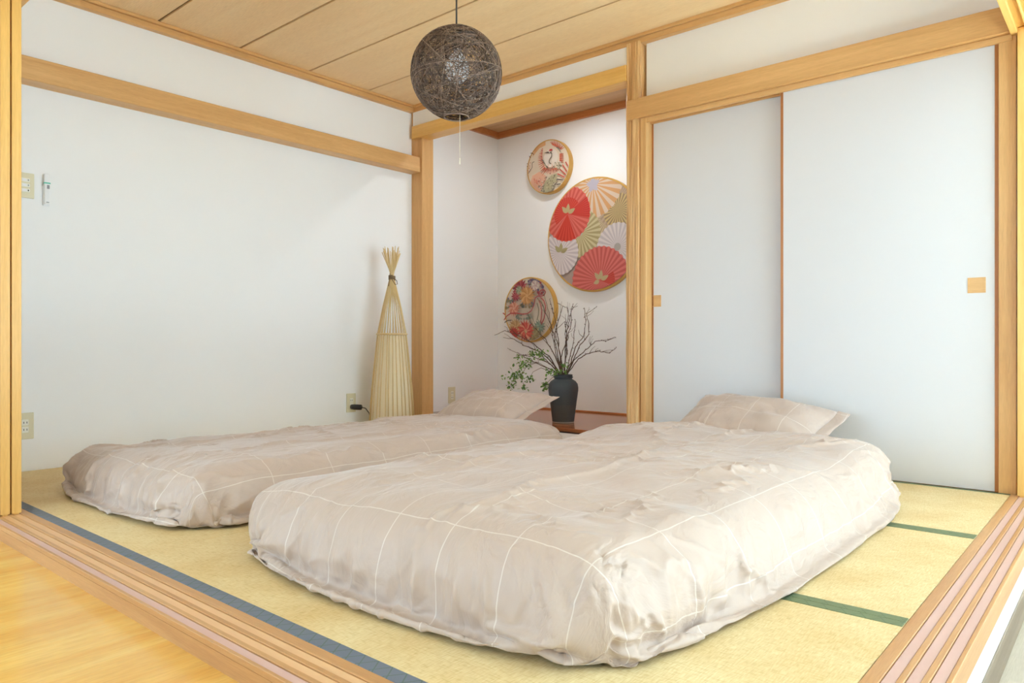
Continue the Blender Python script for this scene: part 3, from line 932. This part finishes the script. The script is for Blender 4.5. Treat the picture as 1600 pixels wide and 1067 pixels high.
dl = root('alcove_spotlight', (-2.93, 3.83, 2.30), 'small round white fitting on the alcove ceiling', 'light')
lathe('housing', [(.045, 0), (.047, -.006), (.042, -.024), (.034, -.028), (.001, -.029)], (-2.93, 3.83, 2.30), M['white_plastic'], dl, 28)
lathe('lens', [(.022, -.0285), (.02, -.031), (.001, -.032)], (-2.93, 3.83, 2.30), M['ivory_pale'], dl, 20)

sl = bpy.data.lights.new('alcove_fill', 'AREA')  # light added at the fitting to brighten the alcove walls
sl.shape = 'DISK'; sl.size = .04; sl.energy = 3.6; sl.color = (.92, .96, 1.0)
slo = bpy.data.objects.new('alcove_fill', sl)
COL.objects.link(slo)
slo.parent = dl
slo.location = (0, 0, -.034)

# ------------------------------------------------------------------ vase with twigs and a leafy sprig
VX, VY = -2.772, 3.735
vz = root('vase', (VX, VY, ZTF), 'charcoal stoneware vase on the polished alcove floor', 'vase')
pr = [(.001, .001), (.066, .001), (.070, .010), (.072, .03), (.080, .09), (.0835, .118)]
lathe('lower_body', pr, (VX, VY, ZTF), M['vase_low'], vz)
lathe('upper_body', [(.0835, .118), (.090, .165), (.0955, .205), (.0962, .225), (.092, .248), (.080, .265), (.066, .274), (.058, .278)], (VX, VY, ZTF), M['vase'], vz)
lathe('neck', [(.058, .278), (.056, .284), (.062, .288), (.063, .293), (.058, .297), (.060, .302), (.0605, .307), (.054, .309), (.050, .304), (.048, .25), (.001, .24)], (VX, VY, ZTF), M['vase'], vz)
rnd = random.Random(2)
lathe('foot_glaze', [(.0705, .010), (.0712, .0085), (.0708, .004), (.069, .0012)], (VX, VY, ZTF), M['vase_chip'], vz)

def pix(u, v, y):
    """the point of the plane Y = y behind a pixel of the photograph"""
    a = (u - 800) / F
    d = Vector((-math.sin(YAW) + math.cos(YAW) * a, math.cos(YAW) + math.sin(YAW) * a, -(v - V0) / F))
    t = y / d.y
    return Vector((d.x * t, d.y * t, EYE + d.z * t))

def zp(x, y):
    return 760 + x / 4.105, 420 + y / 4.105
TW = [  # paths of the twigs, in pixels of an enlarged view
    [(470, 680), (430, 630), (390, 600), (290, 560), (220, 555), (135, 508)], [(475, 680), (420, 600), (340, 530), (240, 490), (175, 450), (108, 440)],
    [(480, 680), (400, 560), (300, 480), (200, 425), (120, 395), (52, 425)], [(485, 680), (440, 560), (380, 450), (300, 370), (265, 290)],
    [(490, 680), (460, 560), (430, 420), (390, 300), (350, 210)], [(485, 680), (445, 540), (420, 400), (400, 280), (372, 170)],
    [(490, 680), (470, 560), (460, 450), (440, 320), (405, 195)], [(495, 680), (470, 540), (440, 420), (470, 300), (490, 240), (520, 250)],
    [(500, 680), (505, 560), (515, 420), (530, 330), (555, 228)], [(500, 680), (510, 550), (520, 440), (545, 330), (540, 260), (585, 238)],
    [(505, 680), (540, 560), (560, 450), (570, 330)], [(510, 680), (560, 580), (600, 490), (660, 420), (655, 350), (640, 290), (705, 245)],
    [(512, 680), (560, 590), (640, 520), (700, 465), (780, 458), (828, 437)], [(515, 680), (580, 590), (640, 545), (720, 528), (790, 540), (830, 508)],
    [(500, 680), (540, 600), (570, 500), (620, 440), (640, 330), (628, 250)], [(480, 680), (470, 600), (500, 500), (520, 430), (500, 340), (440, 400)],
    [(475, 680), (400, 640), (330, 610), (270, 580), (230, 560)], [(495, 680), (500, 620), (520, 520), (500, 420), (530, 300), (515, 240)]]
tw = root('dry_twigs', (VX, VY, ZTF + .3), 'bunch of bare brown twigs spreading out of the dark vase', 'twigs')
for k, path in enumerate(TW):
    dep = rnd.uniform(-.13, .13)
    n = len(path)
    pts = []
    for i, (x, y) in enumerate(path):
        u, v = zp(x, y)
        pts.append(pix(u, v, VY + dep * (i / (n - 1)) ** 1.0))
    base = Vector((VX + (pts[0].x - VX) * .6 + rnd.uniform(-.02, .02), VY + rnd.uniform(-.02, .02), ZTF + .26))
    pts = [base] + pts
    fine = []
    for i in range(len(pts) - 1):
        for s in range(4):
            t = s / 4
            q = pts[i].lerp(pts[i + 1], t)
            fine.append(q + Vector((rnd.gauss(0, .0022), rnd.gauss(0, .0022), rnd.gauss(0, .0016))))
    fine.append(pts[-1])
    R0 = rnd.uniform(.0036, .0048)
    rad = [R0 * (1 - .72 * i / len(fine)) for i in range(len(fine))]
    st = tube('twig', fine, rad, M['twig'], tw, 6)
    side = []
    for q in range(rnd.randint(3, 5)):
        i = rnd.randint(len(fine) // 2, len(fine) - 3)
        d = (fine[i + 2] - fine[i]).normalized()
        sd = Vector((rnd.gauss(0, 1), rnd.gauss(0, .6), rnd.uniform(.1, 1.0))).normalized()
        L = rnd.uniform(.03, .09)
        a = fine[i]
        b = a + (d * .6 + sd * .8).normalized() * L * .5 + Vector((rnd.gauss(0, .004), 0, rnd.gauss(0, .004)))
        e = b + (d * .9 + sd * .4).normalized() * L * .5
        side.append(([a, b, e], [rad[i] * .75, rad[i] * .5, .0008]))
    for q in range(9):
        i = rnd.randint(len(fine) // 3, len(fine) - 1)
        sd = Vector((rnd.gauss(0, 1), rnd.gauss(0, 1), rnd.gauss(0, 1) + .5)).normalized()
        side.append(([fine[i], fine[i] + sd * .006, fine[i] + sd * .010], [.0016, .0022, .0006]))
    tag(tubes('twiglets', side, M['twig'], st, 4), kind='stuff')

sp = root('leafy_sprig', (VX, VY, ZTF + .3), 'green leafy sprig drooping over the left side of the vase', 'sprig')
CL = [((350, 540), .045, 34), ((300, 545), .030, 16), ((205, 560), .028, 14), ((240, 608), .055, 46), ((180, 690), .055, 46), ((215, 690), .035, 22), ((280, 698), .034, 22),
      ((160, 755), .036, 20), ((240, 762), .028, 14), ((380, 742), .036, 26), ((360, 775), .018, 8), ((400, 656), .028, 16), ((455, 660), .040, 26), ((500, 620), .024, 10)]
STEM = [[(470, 675), (420, 660), (350, 635), (300, 660), (280, 695)], [(470, 675), (400, 640), (330, 600), (240, 600), (185, 670), (160, 745)], [(465, 675), (400, 600), (340, 545), (205, 555)],
        [(465, 680), (430, 690), (405, 715), (380, 745), (360, 778)], [(330, 600), (260, 620), (220, 690), (245, 760)], [(480, 670), (500, 620)]]
for k, path in enumerate(STEM):
    dep = -.05 - .02 * k
    pts = [pix(*zp(x, y), VY + dep * min(1, i / 2)) for i, (x, y) in enumerate(path)]
    tube('stem', pts, [.0022 - .0003 * min(i, 4) for i in range(len(pts))], M['twig'], sp, 5)
for (x, y), rad, n in CL:
    c0 = pix(*zp(x, y), VY - .09 + rnd.uniform(-.03, .03))
    V, Fc, MI = [], [], []
    for q in range(n):
        d = Vector((rnd.gauss(0, .5), rnd.gauss(0, .5), rnd.gauss(0, .38) - .1)) * rad
        nrm = Vector((rnd.gauss(0, 1), rnd.gauss(0, 1) - .6, rnd.gauss(0, 1) + .8)).normalized()
        a = nrm.orthogonal().normalized(); a.rotate(Matrix.Rotation(rnd.uniform(0, 6.28), 3, nrm)); b = nrm.cross(a)
        s = rnd.uniform(.008, .014)
        o = len(V)
        P = c0 + d
        for (s1, s2, s3) in ((-1, 0, 0), (-.35, .55, .12), (.35, .5, .12), (1, 0, -.05), (.35, -.5, .12), (-.35, -.55, .12)):
            V.append(P + a * s * s1 + b * s * s2 + nrm * s * s3)
        V.append(P - nrm * s * .1)
        for i in range(6):
            Fc.append((o + i, o + (i + 1) % 6, o + 6)); MI.append(0 if q % 3 else 1)
        o = len(V)                                       # its stalk
        w = Vector((.0006, 0, 0))
        V += [c0 - w, c0 + w, P + w, P - w]; Fc.append((o, o + 1, o + 2, o + 3)); MI.append(1)
    tag(mesh('leaf_cluster', V, Fc, [M['leaf'], M['leaf_dark']], sp, False, MI), None, None, None, 'stuff')

# ------------------------------------------------------------------ three round fabric panels in gold hoops on the alcove wall
INK = {}
def ink(c):
    if c not in INK:
        INK[c] = mat('fabric_dye_%02d' % len(INK), srgb(*[q * .84 + g * .16 for q, g in zip(c, (170, 152, 142))]), 0.75, 0.2)  # dyes mixed with grey: dim haze of the alcove put into the colour
    return INK[c]

class Print:
    """flat print on a round fabric: polygons laid over one another, clipped to the disc"""
    def __init__(s, name, left, right, top, bot, zoom, y, depth, label, cloth, hoop_w):
        s.y = y
        a, b = pix(left, (top + bot) / 2, y), pix(right, (top + bot) / 2, y)
        s.R = (pix(right, bot, y).z - pix(right, bot, y).z + (b.x - a.x)) / 2
        s.cx = (a.x + b.x) / 2
        s.cz = (pix((left + right) / 2, top, y).z + pix((left + right) / 2, bot, y).z) / 2
        s.zoom, s.depth, s.hw = zoom, depth, hoop_w
        s.V, s.F, s.MI, s.mats = [], [], [], []
        s.layer = 0
        s.root = root(name, (s.cx, YT, s.cz - s.R), label, 'wall art', 'round fabric panels on the alcove wall')
        s.cloth = cloth
    def loc(s, x, y):
        (u0, v0, k) = s.zoom
        p = pix(u0 + x / k, v0 + y / k, s.y)
        return ((p.x - s.cx) / s.R, (p.z - s.cz) / s.R)
    def poly(s, pts, col):
        # clip against the disc (40-gon)
        N = 40
        ri = .985
        for k in range(N):
            a = 2 * PI * (k + .5) / N
            nx, ny, d = math.cos(a), math.sin(a), ri * math.cos(PI / N)
            out = []
            for i in range(len(pts)):
                p, q = pts[i], pts[(i + 1) % len(pts)]
                dp, dq = p[0] * nx + p[1] * ny - d, q[0] * nx + q[1] * ny - d
                if dp <= 0: out.append(p)
                if (dp < 0 < dq) or (dq < 0 < dp):
                    t = dp / (dp - dq)
                    out.append((p[0] + (q[0] - p[0]) * t, p[1] + (q[1] - p[1]) * t))
            pts = out
            if len(pts) < 3: return
        m = ink(col)
        if m not in s.mats: s.mats.append(m)
        o = len(s.V)
        yy = s.y - .0004 - s.layer * .00012
        area = sum(pts[i][0] * pts[(i + 1) % len(pts)][1] - pts[(i + 1) % len(pts)][0] * pts[i][1] for i in range(len(pts)))
        if area < 0: pts = pts[::-1]
        for p in pts: s.V.append((s.cx + p[0] * s.R, yy, s.cz + p[1] * s.R))
        s.F.append(tuple(range(o, o + len(pts)))); s.MI.append(s.mats.index(m))
    def disc(s, c, r, col, n=24):
        s.layer += 1
        s.poly([(c[0] + r * math.cos(2 * PI * k / n), c[1] + r * math.sin(2 * PI * k / n)) for k in range(n)], col)
    def fan(s, c, r, cols, ribs, a0=0, a1=2 * PI, r0=0.0, scallop=.02):
        s.layer += 1
        n = ribs * 2
        for k in range(n):
            t0, t1 = a0 + (a1 - a0) * k / n, a0 + (a1 - a0) * (k + 1) / n
            tm = (t0 + t1) / 2
            rr = r * (1 + scallop * (1 if k % 2 == 0 else -1))
            P = [(c[0] + r0 * math.cos(tm), c[1] + r0 * math.sin(tm)), (c[0] + r * math.cos(t0), c[1] + r * math.sin(t0)), (c[0] + rr * math.cos(tm), c[1] + rr * math.sin(tm)), (c[0] + r * math.cos(t1), c[1] + r * math.sin(t1))]
            s.poly(P, cols[k % len(cols)])
    def petal(s, c, a, l, w, col, start=.0):
        s.layer += .07
        ca, sa = math.cos(a), math.sin(a)
        P = []
        for k in range(9):
            t = k / 8
            P.append((start + l * t, w * math.sin(PI * t ** .8)))
        for k in range(7, 0, -1):
            t = k / 8
            P.append((start + l * t, -w * math.sin(PI * t ** .8)))
        s.poly([(c[0] + ca * x - sa * y, c[1] + sa * x + ca * y) for x, y in P], col)
    def flower(s, c, r, cols, n=14, rings=3):
        for q in range(rings):
            s.layer += 1
            f = 1 - q / (rings + .3)
            for k in range(n):
                s.petal(c, 2 * PI * (k + q * .5) / n, r * f, r * f * 2.0 / n, cols[(q + k) % len(cols)])
        s.disc(c, r * .14, cols[-1], 12)
    def stroke(s, pts, w, col, taper=False):
        s.layer += 1
        for i in range(len(pts) - 1):
            (x0, y0), (x1, y1) = pts[i], pts[i + 1]
            L = math.hypot(x1 - x0, y1 - y0) or 1
            nx, ny = -(y1 - y0) / L, (x1 - x0) / L
            w0 = w * (1 - .7 * i / (len(pts) - 1)) if taper else w
            w1 = w * (1 - .7 * (i + 1) / (len(pts) - 1)) if taper else w
            s.poly([(x0 + nx * w0, y0 + ny * w0), (x1 + nx * w1, y1 + ny * w1), (x1 - nx * w1, y1 - ny * w1), (x0 - nx * w0, y0 - ny * w0)], col)
    def done(s):
        n = 64
        # stretched fabric drum
        ring = [(math.cos(2 * PI * k / n), math.sin(2 * PI * k / n)) for k in range(n)]
        rf = s.R * .992
        V = [(s.cx + rf * a, s.y, s.cz + rf * b) for a, b in ring] + [(s.cx + rf * a, YT - .003, s.cz + rf * b) for a, b in ring]
        Fc = [tuple(range(n))] + [(k, k + n, (k + 1) % n + n, (k + 1) % n) for k in range(n)]
        cl = mesh('fabric', V, Fc, ink(s.cloth), s.root)
        mesh('print', s.V, s.F, s.mats, cl, False, s.MI)
        # hoop
        pr = [(s.R * .985, s.y - .003), (s.R + s.hw, s.y - .003), (s.R + s.hw + .001, s.y), (s.R + s.hw + .001, YT - .0012), (s.R * .985, YT - .0012), (s.R * .985, s.y - .003)]
        V, Fc = [], []
        for a, b in ring:
            for r, y in pr: V.append((s.cx + r * a, y, s.cz + r * b))
        m = len(pr)
        for k in range(n):
            for i in range(m - 1):
                Fc.append((k * m + i, k * m + i + 1, ((k + 1) % n) * m + i + 1, ((k + 1) % n) * m + i))
        mesh('hoop', V, Fc, M['gilt'], s.root)

# panel with a crane
P = Print('fabric_panel', 824.6, 890.0, 218.0, 302.5, (815, 210, 10.67), YT - .042, .04, 'small round cream fabric panel with a red crested crane in a gold hoop', (232, 216, 190), .0035)
L = P.loc
RED, RUST, DK, GRN, CRM = (202, 74, 58), (222, 124, 88), (70, 58, 56), (150, 146, 112), (240, 230, 214)
P.layer += 1; P.poly([L(*q) for q in ((180, 690), (300, 620), (420, 700), (330, 960), (240, 940), (150, 800))], (232, 178, 148))
P.layer += 1; P.poly([L(*q) for q in ((220, 260), (320, 150), (400, 110), (400, 180), (300, 230), (180, 380))], (222, 166, 110))
for k in range(7):
    a = L(190 + k * 18, 330 - k * 24); b = L(170 + k * 22, 250 - k * 22); P.stroke([a, b], .012, RUST)
P.disc(L(490, 390), .34, CRM)
for k in range(15):            # left wing
    t = k / 14
    ia = L(355 - 30 * math.sin(t * PI) + 60 * t, 250 + 340 * t); ob = L(340 - 95 * math.sin(min(1, t * 1.25) * PI / 1.6) + 90 * t * t, 230 + 400 * t + 60 * t * t)
    P.stroke([ia, ob], .024, RED if k % 2 else RUST, True)
for k in range(11):            # right wing
    t = k / 10
    P.stroke([L(530 + 130 * t, 180 + 70 * t), L(480 + 240 * t, 125 - 60 * math.sin(t * PI) + 90 * t)], .024, RED if k % 2 else RUST, True)
for k in range(8):
    t = k / 7
    P.stroke([L(640, 330 + 120 * t), L(710, 320 + 150 * t)], .02, RUST if k % 2 else RED, True)
for k in range(12):            # tail feathers
    t = k / 11
    P.stroke([L(400 + 180 * t, 560 + 10 * math.sin(t * PI)), L(330 + 300 * t, 610 + 60 * math.sin(t * PI))], .021, RUST if k % 2 else RED, True)
for k in range(9):
    t = k / 8
    P.stroke([L(345 + 90 * t, 430 + 110 * t), L(385 + 60 * t, 440 + 150 * t)], .014, GRN if k % 2 else DK, True)
    P.stroke([L(590 + 90 * t, 220 + 100 * t), L(640 + 40 * t, 215 + 110 * t)], .014, GRN if k % 2 else DK, True)
P.disc(L(490, 535), .115, (236, 196, 170)); P.disc(L(490, 520), .07, CRM)
P.stroke([L(*q) for q in ((430, 530), (460, 565), (520, 565), (555, 530))], .012, DK)
rs = random.Random(3)
for k in range(26):
    P.disc(L(560 + rs.uniform(0, 120), 450 + rs.uniform(0, 120)), .028, GRN if k % 2 else CRM, 8)
P.stroke([L(*q) for q in ((490, 300), (520, 320), (515, 370), (480, 430), (475, 470), (505, 495))], .016, (92, 84, 62))
P.disc(L(478, 295), .05, CRM, 14)
P.layer += 1; P.poly([L(*q) for q in ((385, 316), (450, 292), (480, 300), (470, 316))], DK)
P.layer += 1; P.poly([L(*q) for q in ((468, 282), (490, 250), (525, 245), (535, 268), (505, 280))], (190, 46, 48))
for a, b in (((700, 510), (775, 625)), ((655, 585), (755, 675)), ((615, 660), (735, 718)), ((750, 460), (800, 550))):
    P.stroke([L(*a), L(*b)], .022, RED)
for a, b in (((605, 752), (715, 765)), ((600, 840), (670, 828))):
    P.stroke([L(*a), L(*b)], .018, DK)
P.layer += 1; P.poly([L(*q) for q in ((330, 960), (420, 780), (520, 680), (610, 650), (600, 780), (540, 930), (440, 970))], (176, 168, 130))
for k in range(40):
    P.disc(L(*(lambda t, w: (340 + 240 * t + w, 930 - 250 * t + w))(rs.random(), rs.uniform(-60, 60))), .022, ((120, 112, 86), (206, 198, 164), (90, 82, 80))[k % 3], 7)
for k in range(26):
    P.disc(L(310 + rs.uniform(-15, 90), 940 - rs.uniform(0, 180)), .02, ((88, 80, 86), (220, 212, 204))[k % 2], 7)
    P.disc(L(520 + rs.uniform(0, 80), 940 - rs.uniform(0, 120)), .02, ((88, 80, 86), (214, 204, 186))[k % 2], 7)
for k in range(22):
    x, y = 230 + rs.uniform(0, 130), 730 + rs.uniform(0, 120)
    P.stroke([L(x, y), L(x + 14, y + 24)], .008, (214, 110, 90))
for pth in (((185, 325), (225, 325), (240, 350)), ((250, 465), (215, 485), (215, 560), (180, 620), (150, 660)), ((165, 370), (190, 400))):
    P.stroke([L(*q) for q in pth], .011, DK)
for k in range(14):
    P.disc(L(130 + rs.uniform(0, 60), 380 + rs.uniform(0, 280)), .02, ((196, 96, 70), (120, 100, 84), (226, 170, 110))[k % 3], 7)
P.done()

# large panel with paper parasols
P = Print('fabric_panel', 857.3, 981.0, 279.0, 455.5, (850, 270, 5.615), YT - .030, .03, 'large round fabric panel with red parasols behind the ribbed post', (176, 156, 146), .005)
P.R = (pix(905, 279, P.y).z - pix(905, 455.5, P.y).z) / 2 * .985
P.cx = pix(857.3, 372, P.y).x + P.R
P.root.location.x = P.cx
L = P.loc
rs = random.Random(5)
for k in range(60):
    P.disc((rs.uniform(-1, 1), rs.uniform(-1, 1)), rs.uniform(.04, .09), ((140, 122, 130), (196, 182, 172), (168, 150, 120), (150, 138, 140))[k % 4], 10)
P.fan(L(560, 400), .46, [(202, 184, 150), (172, 152, 116)], 30, 0, 2 * PI)
P.fan(L(655, 250), .46, [(190, 166, 138), (170, 146, 120)], 36)
P.fan(L(655, 330), .30, [(206, 182, 120), (150, 128, 96)], 26)
P.fan(L(435, 100), .60, [(222, 200, 176), (216, 160, 104)], 22)
for k in range(5): P.petal(L(435, 105), 2 * PI * k / 5 + .4, .15, .05, (186, 182, 196))
P.fan(L(325, 530), .43, [(206, 196, 150), (168, 154, 106)], 26)
P.disc(L(325, 530), .045, (168, 190, 170), 10)
P.fan(L(150, 705), .40, [(226, 218, 218), (200, 190, 194)], 26)
P.fan(L(650, 650), .42, [(222, 214, 212), (198, 190, 192)], 26)
P.disc(L(650, 650), .07, (170, 166, 160), 10)
P.fan(L(212, 362), .50, [(224, 104, 92), (206, 78, 66)], 30)
P.fan(L(212, 362), .49, [(216, 62, 46), (198, 44, 34)], 6, PI * 1.30, PI * 1.62, 0, .0)
P.fan(L(212, 362), .49, [(210, 58, 48), (192, 44, 38)], 9, -.25, .55, 0, .0)
P.fan(L(212, 362), .30, [(220, 70, 56), (198, 50, 40)], 20, .6, PI + .6, 0, .0)
P.fan(L(500, 945), .60, [(220, 108, 100), (196, 82, 76)], 36)
P.fan(L(500, 945), .30, [(206, 72, 60), (188, 56, 48)], 6, -.35, .5, .0, .0)
for c, col in ((L(212, 362), (190, 168, 118)), (L(500, 945), (188, 168, 124)), (L(150, 705), (170, 160, 112))):
    P.layer += 1
    for a in (PI * .72, PI * .46, PI * .14):
        P.petal((c[0], c[1]), a, .17, .042, col, .02)
    if col == (188, 168, 124): P.petal(c, PI * 1.1, .13, .04, col, .02)
P.done()

# panel with chrysanthemums and cords
P = Print('fabric_panel', 789.4, 866.5, 432.5, 535.0, (780, 425, 9.28), YT - .042, .04, 'round cream fabric panel with chrysanthemums and red cords in a gold hoop', (226, 214, 196), .0045)
L = P.loc
MAR, GOLD, SAL, BLU, TEAL, OLV = (160, 62, 72), (204, 150, 92), (222, 150, 124), (86, 82, 116), (128, 152, 134), (150, 132, 92)
def scatter(cx, cy, rx, ry, n, cols, r, seed):
    q = random.Random(seed)
    for k in range(n):
        t = q.uniform(0, 2 * PI)
        P.disc(L(cx + rx * math.cos(t) * q.uniform(.75, 1.1), cy + ry * math.sin(t) * q.uniform(.75, 1.1)), r * q.uniform(.7, 1.2), cols[k % len(cols)], 8)
scatter(170, 320, 60, 130, 40, [BLU, (120, 110, 140), TEAL], .045, 1)
scatter(130, 470, 60, 60, 26, [TEAL, OLV, (90, 104, 96)], .05, 2)
P.flower(L(310, 230), .34, [MAR, (182, 84, 92), (140, 48, 62)], 16, 3)
P.flower(L(250, 350), .20, [MAR, (186, 92, 96)], 12, 2)
P.flower(L(300, 265), .17, [(150, 160, 132), (122, 140, 116), (176, 180, 150)], 12, 2)
scatter(530, 175, 95, 75, 46, [BLU, (150, 140, 160), MAR, (110, 100, 130)], .042, 3)
P.flower(L(540, 200), .20, [(232, 222, 212), (216, 198, 190), (196, 160, 160)], 14, 2)
scatter(620, 260, 40, 70, 22, [MAR, BLU, (180, 140, 140)], .042, 4)
scatter(430, 470, 90, 45, 36, [(96, 104, 96), OLV, (110, 106, 126)], .042, 6)
P.flower(L(430, 345), .36, [GOLD, (188, 132, 76), (222, 176, 122)], 18, 4)
P.flower(L(240, 530), .27, [SAL, (206, 120, 100), (234, 178, 152)], 16, 3)
scatter(390, 650, 110, 35, 34, [TEAL, (112, 128, 120), (160, 168, 150)], .042, 7)
P.flower(L(620, 790), .24, [TEAL, (146, 166, 146), (108, 132, 116)], 14, 3)
P.flower(L(540, 900), .30, [OLV, (132, 120, 84), (172, 156, 112)], 16, 3)
P.flower(L(270, 800), .30, [(190, 150, 100), (172, 128, 80), (206, 172, 122)], 18, 4)
P.flower(L(250, 890), .24, [(188, 70, 62), (170, 56, 54)], 16, 3)
P.flower(L(420, 850), .37, [(198, 72, 64), (212, 96, 84), (176, 58, 56), (222, 150, 124)], 18, 4)
P.disc(L(428, 865), .05, (206, 178, 130), 12)
CORD = (176, 62, 66)
for pth, col in ((((110, 700), (150, 640), (210, 600), (290, 598), (380, 612), (450, 605), (510, 560), (545, 480), (565, 370)), CORD),
                 (((560, 380), (600, 350), (640, 355), (690, 340), (715, 295), (690, 260), (650, 265), (620, 300), (610, 340)), CORD),
                 (((640, 370), (690, 420), (715, 500), (710, 580), (690, 680), (650, 760)), CORD), (((600, 380), (640, 460), (660, 560), (650, 680), (640, 740)), CORD),
                 (((590, 380), (650, 440), (690, 520), (700, 600)), (140, 130, 104)), (((590, 450), (615, 540), (610, 620), (590, 700)), (120, 118, 100)),
                 (((120, 735), (160, 705), (220, 700)), (96, 92, 84)), (((95, 595), (130, 620)), CORD)):
    P.stroke([L(*q) for q in pth], .017, col)
P.done()
